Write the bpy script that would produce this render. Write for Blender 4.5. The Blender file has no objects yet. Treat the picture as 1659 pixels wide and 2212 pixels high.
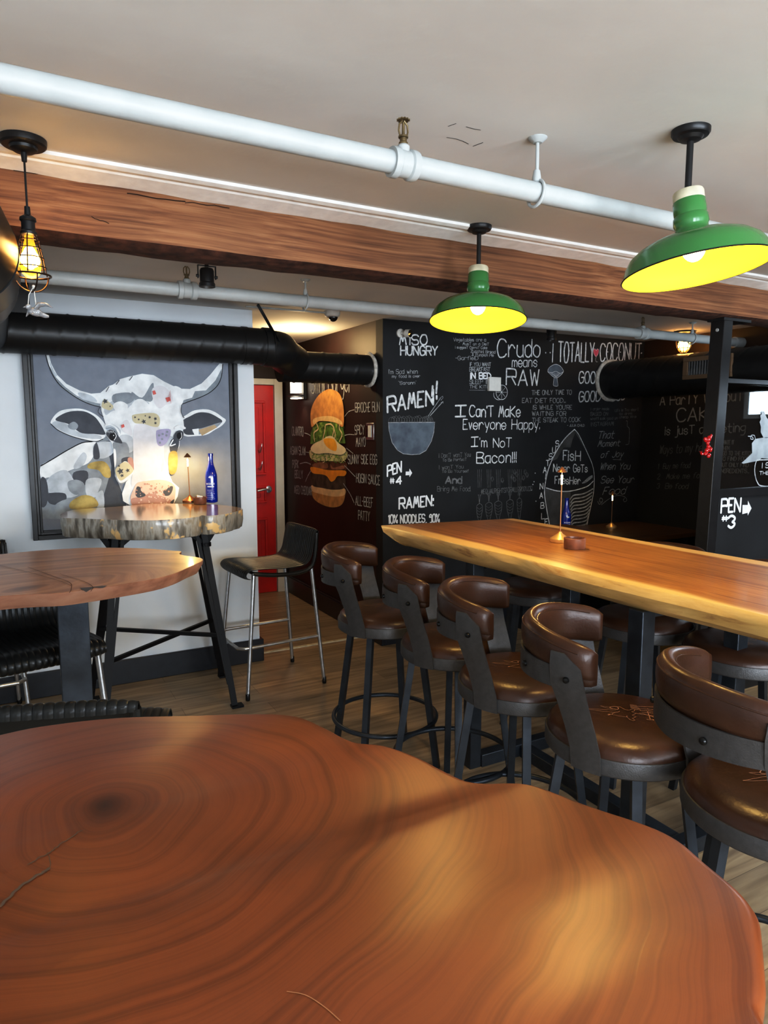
import bpy, bmesh, math, random
from mathutils import Vector, Matrix
from mathutils.geometry import tessellate_polygon
random.seed(7)
C = bpy.context.scene.collection
PI = math.pi
R = math.radians
# ------------------------------------------------------------------ camera survey
FPX = 1480.0; CX, CY = 829.5, 1106.0; EYE = 1.55
PIT, YAW = R(6.97), R(28.73)
sp, cp = math.sin(PIT), math.cos(PIT); sy, cy = math.sin(YAW), math.cos(YAW)
_F = (sy*cp, cy*cp, -sp); _R = (cy, -sy, 0.0); _U = (sy*sp, cy*sp, cp)
def ray(x, y):
    a = (x-CX)/FPX; b = (CY-y)/FPX
    return [_F[i]+a*_R[i]+b*_U[i] for i in range(3)]
def atz(x, y, z):
    r = ray(x, y); t = (z-EYE)/r[2]; return Vector((r[0]*t, r[1]*t, z))
def aty(x, y, Y):
    r = ray(x, y); t = Y/r[1]; return Vector((r[0]*t, Y, EYE+r[2]*t))
def atx(x, y, X):
    r = ray(x, y); t = X/r[0]; return Vector((X, r[1]*t, EYE+r[2]*t))
# ------------------------------------------------------------------ node materials
def mat(name, col, rough=0.5, metal=0.0, spec=0.5, coat=0.0, emit=None, estr=0.0, noise=0.0, nscale=8.0, bump=0.0, bscale=60.0, trans=0.0, col2=None, nstretch=None, ior=1.45):
    m = bpy.data.materials.new(name); m.use_nodes = True
    nt = m.node_tree; N = nt.nodes; L = nt.links; b = N['Principled BSDF']
    b.inputs['Base Color'].default_value = (*col, 1); b.inputs['Roughness'].default_value = rough
    b.inputs['Metallic'].default_value = metal; b.inputs['Specular IOR Level'].default_value = spec
    b.inputs['Coat Weight'].default_value = coat; b.inputs['Coat Roughness'].default_value = 0.15
    b.inputs['Transmission Weight'].default_value = trans; b.inputs['IOR'].default_value = ior
    if emit: b.inputs['Emission Color'].default_value = (*emit, 1); b.inputs['Emission Strength'].default_value = estr
    tc = N.new('ShaderNodeTexCoord'); src = tc.outputs['Object']
    if nstretch:
        mp = N.new('ShaderNodeMapping'); mp.inputs['Scale'].default_value = nstretch; L.new(src, mp.inputs[0]); src = mp.outputs[0]
    if noise > 0 or col2:
        nz = N.new('ShaderNodeTexNoise'); nz.inputs['Scale'].default_value = nscale; nz.inputs['Detail'].default_value = 6; L.new(src, nz.inputs['Vector'])
        rp = N.new('ShaderNodeValToRGB'); L.new(nz.outputs['Fac'], rp.inputs[0])
        rp.color_ramp.elements[0].position = 0.35; rp.color_ramp.elements[1].position = 0.65
        if col2: a, c = col, col2
        else: a = [max(0, v*(1-noise)) for v in col]; c = [min(1, v*(1+noise)) for v in col]
        rp.color_ramp.elements[0].color = (*a, 1); rp.color_ramp.elements[1].color = (*c, 1)
        L.new(rp.outputs[0], b.inputs['Base Color'])
    if bump > 0:
        nb = N.new('ShaderNodeTexNoise'); nb.inputs['Scale'].default_value = bscale; nb.inputs['Detail'].default_value = 3; L.new(src, nb.inputs['Vector'])
        bp = N.new('ShaderNodeBump'); bp.inputs['Strength'].default_value = bump; bp.inputs['Distance'].default_value = 0.01
        L.new(nb.outputs['Fac'], bp.inputs['Height']); L.new(bp.outputs[0], b.inputs['Normal'])
    return m
def ramp(N, stops):
    r = N.new('ShaderNodeValToRGB'); e = r.color_ramp.elements
    e[0].position, e[0].color = stops[0][0], (*stops[0][1], 1); e[1].position, e[1].color = stops[-1][0], (*stops[-1][1], 1)
    for p, c in stops[1:-1]:
        q = e.new(p); q.color = (*c, 1)
    return r
def mix(N, L, fac, a, b, mode='MIX'):
    m = N.new('ShaderNodeMix'); m.data_type = 'RGBA'; m.blend_type = mode
    if isinstance(fac, float): m.inputs[0].default_value = fac
    else: L.new(fac, m.inputs[0])
    for i, v in ((6, a), (7, b)):
        if isinstance(v, tuple): m.inputs[i].default_value = (*v, 1)
        else: L.new(v, m.inputs[i])
    return m.outputs[2]
def wood_rings(name, center, stops, dist=1.6, scale=9.0, rough=0.3, coat=0.3, stretch=(1, 1, 1), warp=1.2, knot=None, fine=0.35, extra=None):
    """growth rings around a pith point in object space"""
    m = bpy.data.materials.new(name); m.use_nodes = True; nt = m.node_tree; N = nt.nodes; L = nt.links; b = N['Principled BSDF']
    tc = N.new('ShaderNodeTexCoord')
    mp = N.new('ShaderNodeMapping'); mp.inputs['Location'].default_value = tuple(-center[i]*stretch[i] for i in range(3)); mp.inputs['Scale'].default_value = stretch
    L.new(tc.outputs['Object'], mp.inputs[0])
    nz = N.new('ShaderNodeTexNoise'); nz.inputs['Scale'].default_value = warp; nz.inputs['Detail'].default_value = 2; L.new(mp.outputs[0], nz.inputs['Vector'])
    sub = N.new('ShaderNodeVectorMath'); sub.operation = 'SUBTRACT'; L.new(nz.outputs['Color'], sub.inputs[0]); sub.inputs[1].default_value = (.5, .5, .5)
    sc = N.new('ShaderNodeVectorMath'); sc.operation = 'SCALE'; sc.inputs['Scale'].default_value = dist*0.3; L.new(sub.outputs[0], sc.inputs[0])
    ad = N.new('ShaderNodeVectorMath'); ad.operation = 'ADD'; L.new(mp.outputs[0], ad.inputs[0]); L.new(sc.outputs[0], ad.inputs[1])
    sepz = N.new('ShaderNodeVectorMath'); sepz.operation = 'MULTIPLY'; sepz.inputs[1].default_value = (1, 1, 0); L.new(ad.outputs[0], sepz.inputs[0])
    ln = N.new('ShaderNodeVectorMath'); ln.operation = 'LENGTH'; L.new(sepz.outputs[0], ln.inputs[0])
    cmb = N.new('ShaderNodeCombineXYZ'); ml = N.new('ShaderNodeMath'); ml.operation = 'MULTIPLY'; ml.inputs[1].default_value = scale; L.new(ln.outputs['Value'], ml.inputs[0]); L.new(ml.outputs[0], cmb.inputs[0])
    n2 = N.new('ShaderNodeTexNoise'); n2.inputs['Scale'].default_value = 1.6; n2.inputs['Detail'].default_value = 7; n2.inputs['Roughness'].default_value = .62; L.new(cmb.outputs[0], n2.inputs['Vector'])
    r1 = ramp(N, stops); L.new(n2.outputs['Fac'], r1.inputs[0])
    n3 = N.new('ShaderNodeTexNoise'); n3.inputs['Scale'].default_value = 3.0; n3.inputs['Detail'].default_value = 5; L.new(tc.outputs['Object'], n3.inputs['Vector'])
    r3 = ramp(N, [(.35, (1-fine,)*3), (.65, (1.0, 1.0, 1.0))]); L.new(n3.outputs['Fac'], r3.inputs[0])
    col = mix(N, L, 1.0, r1.outputs[0], r3.outputs[0], 'MULTIPLY')
    if knot:
        rk = ramp(N, [(0.0, knot), (0.018, (.5, .42, .36)), (0.05, (1, 1, 1))]); L.new(ln.outputs['Value'], rk.inputs[0])
        col = mix(N, L, 1.0, col, rk.outputs[0], 'MULTIPLY')
    L.new(col, b.inputs['Base Color'])
    b.inputs['Roughness'].default_value = rough; b.inputs['Coat Weight'].default_value = coat; b.inputs['Coat Roughness'].default_value = 0.12
    bp = N.new('ShaderNodeBump'); bp.inputs['Strength'].default_value = .12; bp.inputs['Distance'].default_value = .004; L.new(n2.outputs['Fac'], bp.inputs['Height']); L.new(bp.outputs[0], b.inputs['Normal'])
    return m
def wood_grain(name, axis, stops, rough=.35, coat=.2, fine=40.0, along=1.2, warp=.5, bump=.1, edge=None, knots=0.0):
    """streaky grain along an axis (0 x, 1 y, 2 z); edge = (axis, lo, hi, width, colour) pale sapwood"""
    m = bpy.data.materials.new(name); m.use_nodes = True; nt = m.node_tree; N = nt.nodes; L = nt.links; b = N['Principled BSDF']
    tc = N.new('ShaderNodeTexCoord'); s = [fine]*3; s[axis] = along
    nz = N.new('ShaderNodeTexNoise'); nz.inputs['Scale'].default_value = 1.3; nz.inputs['Detail'].default_value = 2; L.new(tc.outputs['Object'], nz.inputs['Vector'])
    sc = N.new('ShaderNodeVectorMath'); sc.operation = 'SCALE'; sc.inputs['Scale'].default_value = warp*.2; L.new(nz.outputs['Color'], sc.inputs[0])
    ad = N.new('ShaderNodeVectorMath'); ad.operation = 'ADD'; L.new(tc.outputs['Object'], ad.inputs[0]); L.new(sc.outputs[0], ad.inputs[1])
    mp = N.new('ShaderNodeMapping'); mp.inputs['Scale'].default_value = s; L.new(ad.outputs[0], mp.inputs[0])
    n2 = N.new('ShaderNodeTexNoise'); n2.inputs['Scale'].default_value = 1.0; n2.inputs['Detail'].default_value = 6; n2.inputs['Roughness'].default_value = .6; L.new(mp.outputs[0], n2.inputs['Vector'])
    r1 = ramp(N, stops); L.new(n2.outputs['Fac'], r1.inputs[0]); col = r1.outputs[0]
    n3 = N.new('ShaderNodeTexNoise'); n3.inputs['Scale'].default_value = 2.2; n3.inputs['Detail'].default_value = 3; L.new(tc.outputs['Object'], n3.inputs['Vector'])
    r3 = ramp(N, [(.3, (.68, .68, .68)), (.6, (1.0, 1.0, 1.0))]); L.new(n3.outputs['Fac'], r3.inputs[0])
    col = mix(N, L, 1.0, col, r3.outputs[0], 'MULTIPLY')
    if knots:
        v = N.new('ShaderNodeTexVoronoi'); v.inputs['Scale'].default_value = knots; L.new(ad.outputs[0], v.inputs['Vector'])
        rk = ramp(N, [(0.0, (.25, .2, .18)), (.09, (.45, .4, .36)), (.17, (1, 1, 1))]); L.new(v.outputs['Distance'], rk.inputs[0])
        col = mix(N, L, 1.0, col, rk.outputs[0], 'MULTIPLY')
    if edge:
        ax, lo, hi, w, ec = edge
        sx = N.new('ShaderNodeSeparateXYZ'); L.new(ad.outputs[0], sx.inputs[0])
        mr = N.new('ShaderNodeMapRange'); mr.inputs['From Min'].default_value = lo+w; mr.inputs['From Max'].default_value = lo+w*.75; L.new(sx.outputs[ax], mr.inputs['Value'])
        m2 = N.new('ShaderNodeMapRange'); m2.inputs['From Min'].default_value = hi-w*.7; m2.inputs['From Max'].default_value = hi-w*.5; L.new(sx.outputs[ax], m2.inputs['Value'])
        mx = N.new('ShaderNodeMath'); mx.operation = 'MAXIMUM'; L.new(mr.outputs[0], mx.inputs[0]); L.new(m2.outputs[0], mx.inputs[1])
        e2 = mix(N, L, .22, ec, col); col = mix(N, L, mx.outputs[0], col, e2)
    L.new(col, b.inputs['Base Color']); b.inputs['Roughness'].default_value = rough
    b.inputs['Coat Weight'].default_value = coat; b.inputs['Coat Roughness'].default_value = .15
    bp = N.new('ShaderNodeBump'); bp.inputs['Strength'].default_value = bump; bp.inputs['Distance'].default_value = .01; L.new(n2.outputs['Fac'], bp.inputs['Height']); L.new(bp.outputs[0], b.inputs['Normal'])
    return m
def floor_mat():
    m = bpy.data.materials.new('vinyl_plank_floor'); m.use_nodes = True; nt = m.node_tree; N = nt.nodes; L = nt.links; b = N['Principled BSDF']
    tc = N.new('ShaderNodeTexCoord')
    br = N.new('ShaderNodeTexBrick'); br.inputs['Scale'].default_value = 1.0; br.inputs['Brick Width'].default_value = 1.22; br.inputs['Row Height'].default_value = .15
    br.inputs['Mortar Size'].default_value = .0012; br.inputs['Color1'].default_value = (.72, .72, .72, 1); br.inputs['Color2'].default_value = (1, 1, 1, 1); br.inputs['Mortar'].default_value = (.35, .33, .3, 1)
    br.offset = .37; L.new(tc.outputs['Object'], br.inputs['Vector'])
    mp = N.new('ShaderNodeMapping'); mp.inputs['Scale'].default_value = (1.6, 20, 1); L.new(tc.outputs['Object'], mp.inputs[0])
    n = N.new('ShaderNodeTexNoise'); n.inputs['Scale'].default_value = 1.4; n.inputs['Detail'].default_value = 6; n.inputs['Distortion'].default_value = .6; L.new(mp.outputs[0], n.inputs['Vector'])
    r = ramp(N, [(.3, (.25, .17, .095)), (.5, (.40, .285, .165)), (.7, (.52, .385, .23))]); L.new(n.outputs['Fac'], r.inputs[0])
    col = mix(N, L, 1.0, r.outputs[0], br.outputs['Color'], 'MULTIPLY'); L.new(col, b.inputs['Base Color'])
    b.inputs['Roughness'].default_value = .38
    bp = N.new('ShaderNodeBump'); bp.inputs['Strength'].default_value = .1; L.new(n.outputs['Fac'], bp.inputs['Height']); L.new(bp.outputs[0], b.inputs['Normal'])
    return m
def bark_mat():
    m = bpy.data.materials.new('spalted_live_edge'); m.use_nodes = True; nt = m.node_tree; N = nt.nodes; L = nt.links; b = N['Principled BSDF']
    tc = N.new('ShaderNodeTexCoord'); mp = N.new('ShaderNodeMapping'); mp.inputs['Scale'].default_value = (30, 30, 7); mp.inputs['Rotation'].default_value = (.15, .2, 0); L.new(tc.outputs['Object'], mp.inputs[0])
    n = N.new('ShaderNodeTexNoise'); n.inputs['Scale'].default_value = 1.0; n.inputs['Detail'].default_value = 6; L.new(mp.outputs[0], n.inputs['Vector'])
    r = ramp(N, [(.3, (.05, .04, .03)), (.42, (.17, .15, .12)), (.52, (.33, .31, .27)), (.6, (.24, .2, .15)), (.7, (.42, .4, .36))]); L.new(n.outputs['Fac'], r.inputs[0])
    n2 = N.new('ShaderNodeTexNoise'); n2.inputs['Scale'].default_value = 11; n2.inputs['Detail'].default_value = 3; L.new(tc.outputs['Object'], n2.inputs['Vector'])
    r2 = ramp(N, [(.6, (0, 0, 0)), (.63, (1, 1, 1))]); L.new(n2.outputs['Fac'], r2.inputs[0])
    col = mix(N, L, r2.outputs[0], r.outputs[0], (.62, .42, .2)); L.new(col, b.inputs['Base Color'])
    b.inputs['Roughness'].default_value = .35; b.inputs['Coat Weight'].default_value = .3
    bp = N.new('ShaderNodeBump'); bp.inputs['Strength'].default_value = .4; bp.inputs['Distance'].default_value = .01; L.new(n.outputs['Fac'], bp.inputs['Height']); L.new(bp.outputs[0], b.inputs['Normal'])
    return m
M = {}
M['ceil'] = mat('ceiling_paint', (.71, .69, .655), .9, noise=.07, nscale=1.2, bump=.08, bscale=25)
M['wwall'] = mat('white_wall_paint', (.72, .75, .77), .7, noise=.03, nscale=3, bump=.05, bscale=30)
M['chalk_wall'] = mat('chalkboard_paint', (.011, .012, .014), .7, noise=.35, nscale=2.5, bump=.04)
M['maroon'] = mat('dark_maroon_paint', (.022, .008, .006), .55, noise=.2, nscale=3)
M['brownwall'] = mat('dark_brown_paint', (.05, .022, .008), .6, noise=.2, nscale=3)
M['plain'] = mat('grey_paint', (.35, .34, .33), .8, noise=.05)
M['floor'] = floor_mat()
M['navy'] = mat('black_baseboard_paint', (.012, .014, .019), .35, noise=.2, nscale=20)
M['white'] = mat('white_gloss_paint', (.45, .475, .47), .45, noise=.05, nscale=12, bump=.1, bscale=50)
M['trimwhite'] = mat('white_trim_paint', (.92, .92, .90), .5, noise=.06, nscale=20, bump=.2, bscale=40)
M['red'] = mat('red_door_paint', (.50, .012, .008), .35, noise=.12, nscale=6)
M['frame_wh'] = mat('door_frame_paint', (.6, .57, .5), .5, noise=.05)
M['black'] = mat('black_metal', (.012, .012, .013), .38, spec=.5, noise=.2, nscale=30)
M['duct'] = mat('black_duct_paint', (.009, .0095, .010), .38, spec=.45)
M['foam'] = mat('sealing_foam', (.55, .53, .48), .9, noise=.2, nscale=40, bump=.6, bscale=60)
M['gunmetal'] = mat('textured_grey_metal', (.07, .067, .066), .42, metal=.35, noise=.1, nscale=60, bump=.12, bscale=250)
M['steel_leg'] = mat('blackened_steel', (.035, .042, .052), .36, metal=.55, noise=.25, nscale=12, bump=.05, bscale=60)
M['blackbar'] = mat('matte_black_bar', (.005, .005, .006), .5, spec=.25)
M['alu'] = mat('brushed_aluminium', (.48, .49, .5), .3, metal=.9, noise=.12, nscale=30)
M['plastic'] = mat('black_ribbed_plastic', (.012, .013, .013), .3, spec=.45)
M['leather'] = mat('brown_leather', (.050, .0195, .010), .32, spec=.5, noise=.2, nscale=9, bump=.06, bscale=120)
M['stitch'] = mat('tan_stitching', (.36, .2, .13), .7)
M['bolt'] = mat('bolt_steel', (.03, .03, .03), .25, metal=.8)
M['green'] = mat('green_enamel', (.055, .205, .06), .22, spec=.6, coat=.4, noise=.06, nscale=6)
M['enamel_in'] = mat('enamel_with_bulb_glow', (.30, .25, .02), .6, spec=.1, emit=(1, .74, .03), estr=.9)  # shade lining: bulb light on the enamel put in as yellow emission
M['cream'] = mat('cream_ceramic', (.6, .55, .4), .5, noise=.15, nscale=30)
M['bulbW'] = mat('lit_bulb', (1, .9, .6), .3, emit=(1, .8, .38), estr=14)
M['amberbulb'] = mat('amber_bulb_glass', (1, .62, .16), .08, trans=.85, emit=(1, .33, .01), estr=.55)
M['filament'] = mat('glowing_filament', (1, .9, .5), .3, emit=(1, .8, .35), estr=30)
M['copperwire'] = mat('dark_bronze_wire', (.035, .018, .012), .35, metal=.6)
M['crystal'] = mat('clear_crystal', (.85, .87, .9), .08, trans=.75, ior=1.5)
M['string'] = mat('white_string', (.75, .72, .66), .8)
M['brass'] = mat('aged_brass', (.20, .15, .08), .4, metal=.7, noise=.2, nscale=40)
M['lampgold'] = mat('satin_gold_metal', (.75, .48, .2), .35, metal=.6)
M['lampdark'] = mat('copper_lamp_metal', (.35, .16, .07), .35, metal=.7)
M['cup'] = mat('walnut_cup', (.19, .075, .04), .4, noise=.25, nscale=25, coat=.2)
M['blueglass'] = mat('cobalt_glass', (.005, .02, .30), .06, spec=.8, coat=.6)
M['label_w'] = mat('white_print', (.75, .78, .85), .6)
M['screen_wh'] = mat('white_plastic', (.72, .72, .68), .5, noise=.04, nscale=30)
M['glow'] = mat('white_light_panel', (1, 1, 1), .5, emit=(1, .9, .72), estr=6)
M['lens'] = mat('dark_lens', (.01, .01, .01), .05, spec=.8)
M['chalk'] = mat('white_chalk', (.85, .87, .87), .9, col2=(.5, .52, .53), nscale=45, noise=.1)
M['paintw'] = mat('white_sign_paint', (.8, .82, .84), .7, noise=.08, nscale=30)
M['chalk2'] = mat('grey_chalk', (.48, .50, .51), .9, col2=(.26, .27, .28), nscale=45, noise=.1)
M['chalk3'] = mat('faint_chalk', (.22, .225, .23), .9, col2=(.10, .105, .11), nscale=45, noise=.1)
M['slate'] = mat('slate_chalk_fill', (.15, .185, .22), .9, col2=(.09, .11, .14), nscale=14, noise=.1)
M['greyfill'] = mat('smudged_chalk_fill', (.10, .10, .10), .9, col2=(.05, .05, .05), nscale=10, noise=.1)
M['pinkheart'] = mat('pink_chalk', (.6, .09, .13), .9)
M['heartred'] = mat('red_balloon_gloss', (.45, .01, .012), .12, coat=.8)
M['windowlit'] = mat('bright_daylight_pane', (1, 1, 1), .5, emit=(.72, .86, 1), estr=11)
M['winframe'] = mat('window_frame_grey', (.45, .46, .45), .5)
M['glass'] = mat('clear_partition_glass', (.9, .95, .96), .01, trans=1.0, ior=1.45)
M['frosted'] = mat('frosted_vinyl', (.30, .33, .35), .6, noise=.2, nscale=12)
M['tan'] = mat('tan_register_paint', (.18, .11, .06), .5, metal=.2)
M['bigtop'] = wood_rings('red_brown_slab_wood', (.024, .264, 0), [(.25, (.13, .036, .012)), (.40, (.205, .058, .017)), (.50, (.275, .080, .022)), (.60, (.19, .052, .015)), (.80, (.40, .145, .04))], dist=.42, scale=19, warp=3.2, rough=.36, coat=.0, knot=(.16, .12, .10), stretch=(1, 1.0, 1), fine=.3)
M['lefttop'] = wood_rings('amber_slab_wood', (-.06, -.28, 0), [(.28, (.10, .04, .02)), (.42, (.36, .17, .075)), (.55, (.50, .25, .11)), (.75, (.62, .36, .18))], dist=1.0, scale=9, warp=2.0, rough=.38, coat=.12, knot=(.35, .22, .2), stretch=(.75, 1.6, 1), fine=.3)
M['leftedge'] = wood_grain('amber_slab_edge', 0, [(.3, (.14, .06, .035)), (.5, (.30, .15, .095)), (.7, (.40, .23, .15))], rough=.3, coat=.3, fine=14, along=4)
M['cowtop'] = wood_rings('spalted_slab_wood', (-.15, 0, 0), [(.3, (.16, .09, .045)), (.45, (.42, .26, .12)), (.55, (.58, .38, .19)), (.7, (.36, .22, .11))], dist=1.3, scale=6, warp=3, rough=.15, coat=.7, fine=.35)
M['bark'] = bark_mat()
M['bartop'] = wood_grain('honey_slab_wood', 1, [(.25, (.17, .06, .016)), (.40, (.33, .14, .036)), (.50, (.47, .225, .06)), (.60, (.26, .10, .027)), (.78, (.55, .29, .085))], rough=.38, coat=.15, fine=48, along=.6, warp=.35, bump=.06, edge=(0, -.37, .43, .12, (.92, .62, .26)))
M['baredge'] = wood_grain('pale_live_edge', 1, [(.3, (.34, .16, .05)), (.42, (.66, .41, .14)), (.6, (.80, .53, .21)), (.75, (.6, .33, .1))], rough=.45, coat=.1, fine=22, along=3, warp=1.2, bump=.3)
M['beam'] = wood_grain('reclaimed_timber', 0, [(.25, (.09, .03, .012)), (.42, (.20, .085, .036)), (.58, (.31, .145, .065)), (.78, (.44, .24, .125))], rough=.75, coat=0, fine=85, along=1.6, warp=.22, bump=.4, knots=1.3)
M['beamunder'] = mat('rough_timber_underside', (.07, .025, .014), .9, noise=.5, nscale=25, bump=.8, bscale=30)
M['backtop'] = wood_grain('dark_table_wood', 0, [(.3, (.08, .035, .015)), (.6, (.16, .075, .03))], fine=20)
# painting colours
def pm(n, c, v=.12): M[n] = mat('paint_'+n, c, .75, noise=v, nscale=14, bump=.15, bscale=40)
pm('cbg', (.24, .265, .31), .05); pm('cw', (.78, .82, .84), .14); pm('cl', (.50, .55, .60), .18); pm('cm', (.28, .315, .35), .2); pm('cd', (.085, .095, .115)); pm('ck', (.012, .013, .018), .1)
pm('cgold', (.42, .33, .13), .35); pm('ccream', (.6, .55, .38), .08); pm('cpink', (.68, .5, .43), .12); pm('cpale', (.70, .71, .74), .1); pm('clil', (.42, .4, .56), .12); pm('cred', (.62, .16, .14), .2); pm('cpk2', (.46, .27, .23), .15); pm('ctan', (.42, .32, .2), .2)
pm('bun', (.55, .27, .08), .22); pm('bunl', (.78, .55, .27), .12); pm('lett', (.10, .20, .03), .5); pm('lett2', (.25, .38, .08), .3); pm('mayo', (.72, .58, .38), .05); pm('eggw', (.75, .66, .45), .06); pm('yolk', (.80, .42, .04), .08); pm('slaw', (.5, .5, .25), .4); pm('pork', (.10, .028, .014), .5); pm('pork2', (.3, .12, .06), .3); pm('chee', (.75, .30, .02), .1); pm('patty', (.06, .035, .022), .6)
# ------------------------------------------------------------------ mesh builder
class MB:
    def __init__(s): s.v = []; s.f = []; s.mi = []; s.sm = []
    def add(s, vs, fs, mi=0, smooth=False):
        o = len(s.v); s.v += [tuple(v) for v in vs]
        for f in fs: s.f.append(tuple(i+o for i in f)); s.mi.append(mi); s.sm.append(smooth)
        return s
    def box(s, lo, hi, mi=0, mat4=None):
        x0, y0, z0 = lo; x1, y1, z1 = hi
        vs = [Vector(p) for p in ((x0,y0,z0),(x1,y0,z0),(x1,y1,z0),(x0,y1,z0),(x0,y0,z1),(x1,y0,z1),(x1,y1,z1),(x0,y1,z1))]
        if mat4: vs = [mat4 @ v for v in vs]
        return s.add(vs, [(0,3,2,1),(4,5,6,7),(0,1,5,4),(1,2,6,5),(2,3,7,6),(3,0,4,7)], mi)
    def bar(s, a, b, w, t, mi=0, up=(0, 0, 1)):
        """rectangular bar a->b; w across, t thick"""
        a, b = Vector(a), Vector(b); d = (b-a).normalized(); up = Vector(up)
        if abs(d.dot(up)) > .98: up = Vector((0, 1, 0))
        x = d.cross(up).normalized(); y = x.cross(d)
        vs = []
        for p in (a, b):
            for i, j in ((-1,-1),(1,-1),(1,1),(-1,1)): vs.append(p+x*(i*w/2)+y*(j*t/2))
        return s.add(vs, [(0,3,2,1),(4,5,6,7),(0,1,5,4),(1,2,6,5),(2,3,7,6),(3,0,4,7)], mi)
    def tube(s, pts, r, n=12, mi=0, caps=True, closed=False):
        pts = [Vector(p) for p in pts]; m = len(pts); rs = r if isinstance(r, (list, tuple)) else [r]*m
        prev = None; vs = []
        for i, p in enumerate(pts):
            if closed: d = (pts[(i+1) % m]-pts[i-1])
            else: d = pts[min(i+1, m-1)]-pts[max(i-1, 0)]
            d.normalize()
            if prev is None:
                u = Vector((0, 0, 1)) if abs(d.z) < .9 else Vector((1, 0, 0))
                x = d.cross(u).normalized()
            else: x = (prev-d*prev.dot(d)).normalized()
            prev = x; y = d.cross(x)
            for k in range(n):
                a = 2*PI*k/n; vs.append(p+(x*math.cos(a)+y*math.sin(a))*rs[i])
        fs = []
        for i in range(m if closed else m-1):
            j = (i+1) % m
            for k in range(n): fs.append((i*n+k, i*n+(k+1) % n, j*n+(k+1) % n, j*n+k))
        if caps and not closed: fs.append(tuple(range(n-1, -1, -1))); fs.append(tuple((m-1)*n+k for k in range(n)))
        return s.add(vs, fs, mi, True)
    def lathe(s, prof, n=32, c=(0, 0, 0), mi=0, axis=None, smooth=True, close=False):
        """profile of (r, z)"""
        c = Vector(c); q = Vector((0, 0, 1)).rotation_difference(Vector(axis)) if axis else None; vs = []
        for r, z in prof:
            for k in range(n):
                a = 2*PI*k/n; v = Vector((r*math.cos(a), r*math.sin(a), z))
                if q: v = q @ v
                vs.append(c+v)
        fs = []; m = len(prof)
        for i in range(m-1):
            for k in range(n): fs.append((i*n+k, i*n+(k+1) % n, (i+1)*n+(k+1) % n, (i+1)*n+k))
        if close:
            fs.append(tuple(range(n-1, -1, -1))); fs.append(tuple((m-1)*n+k for k in range(n)))
        return s.add(vs, fs, mi, smooth)
    def ball(s, c, r, n=16, mi=0, sc=(1, 1, 1), rot=None):
        c = Vector(c); vs = []; m = n//2
        for i in range(m+1):
            t = PI*i/m
            for k in range(n):
                a = 2*PI*k/n; v = Vector((r*sc[0]*math.sin(t)*math.cos(a), r*sc[1]*math.sin(t)*math.sin(a), r*sc[2]*math.cos(t)))
                if rot: v = rot @ v
                vs.append(c+v)
        fs = [(i*n+k, (i+1)*n+k, (i+1)*n+(k+1) % n, i*n+(k+1) % n) for i in range(m) for k in range(n)]
        return s.add(vs, fs, mi, True)
    def slab(s, top, bot, mi_top=0, mi_side=1, rows=None):
        """top/bottom outlines (3D, ccw) with optional in-between outlines"""
        rings = [top]+(rows or [])+[bot]; n = len(top); vs = [p for r_ in rings for p in r_]
        s.add(vs, [], 0); o = len(s.v)-len(vs)
        def cap(idx, flip, mi):
            for t in tessellate_polygon([[Vector(vs[i]) for i in idx]]):
                f = [idx[k] for k in t]
                a, b, c = (Vector(vs[i]) for i in f); up = (b-a).cross(c-a).z > 0
                if up == flip: f = f[::-1]
                s.f.append(tuple(i+o for i in f)); s.mi.append(mi); s.sm.append(False)
        cap(list(range(n)), False, mi_top); cap(list(range(len(vs)-n, len(vs))), True, mi_side)
        for r_ in range(len(rings)-1):
            for k in range(n):
                j = (k+1) % n
                s.f.append(tuple(i+o for i in (r_*n+k, (r_+1)*n+k, (r_+1)*n+j, r_*n+j))); s.mi.append(mi_side); s.sm.append(True)
        return s
    def build(s, name, mats, parent=None, world=False, sharp=35, fixn=True):
        """world=True: the shape was laid out in room coordinates, bring it into its thing's own space"""
        me = bpy.data.meshes.new(name); o3 = Vector(root_loc(parent)) if (world and parent) else Vector((0, 0, 0))
        me.from_pydata([tuple(Vector(v)-o3) for v in s.v], [], s.f)
        if not isinstance(mats, (list, tuple)): mats = [mats]
        for m_ in mats: me.materials.append(m_)
        for p, i, sm in zip(me.polygons, s.mi, s.sm): p.material_index = i; p.use_smooth = sm
        if fixn:
            bm = bmesh.new(); bm.from_mesh(me); bmesh.ops.recalc_face_normals(bm, faces=bm.faces); bm.to_mesh(me); bm.free()
        me.set_sharp_from_angle(angle=R(sharp)); me.update()
        ob = bpy.data.objects.new(name, me); C.objects.link(ob)
        if parent: ob.parent = parent
        return ob
def root_loc(o):
    while o.parent: o = o.parent
    return o.location
def bevel(o, w=.004, seg=2):
    b = o.modifiers.new('edge', 'BEVEL'); b.width = w; b.segments = seg; b.limit_method = 'ANGLE'; b.angle_limit = R(40); return o
def thing(name, label, cat, group=None, loc=(0, 0, 0), rz=0):
    """empty at the thing's base; parts are modelled in its own space"""
    o = bpy.data.objects.new(name, None); C.objects.link(o); o.location = loc; o.rotation_euler = (0, 0, rz); o.empty_display_size = .1
    o['label'] = label; o['category'] = cat
    if group: o['group'] = group
    return o
def tag(o, label, cat, group=None):
    o['label'] = label; o['category'] = cat
    if group: o['group'] = group
    return o
def struct(o): o['kind'] = 'structure'; return o
def copy_tree(o, parent=None):
    c = o.copy(); C.objects.link(c)
    if parent: c.parent = parent
    for ch in [x for x in bpy.data.objects if x.parent == o]: copy_tree(ch, c)
    return c
def arc(c, r, a0, a1, n, z=0):
    return [Vector((c[0]+r*math.cos(R(a0+(a1-a0)*i/n)), c[1]+r*math.sin(R(a0+(a1-a0)*i/n)), z)) for i in range(n+1)]
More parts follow.
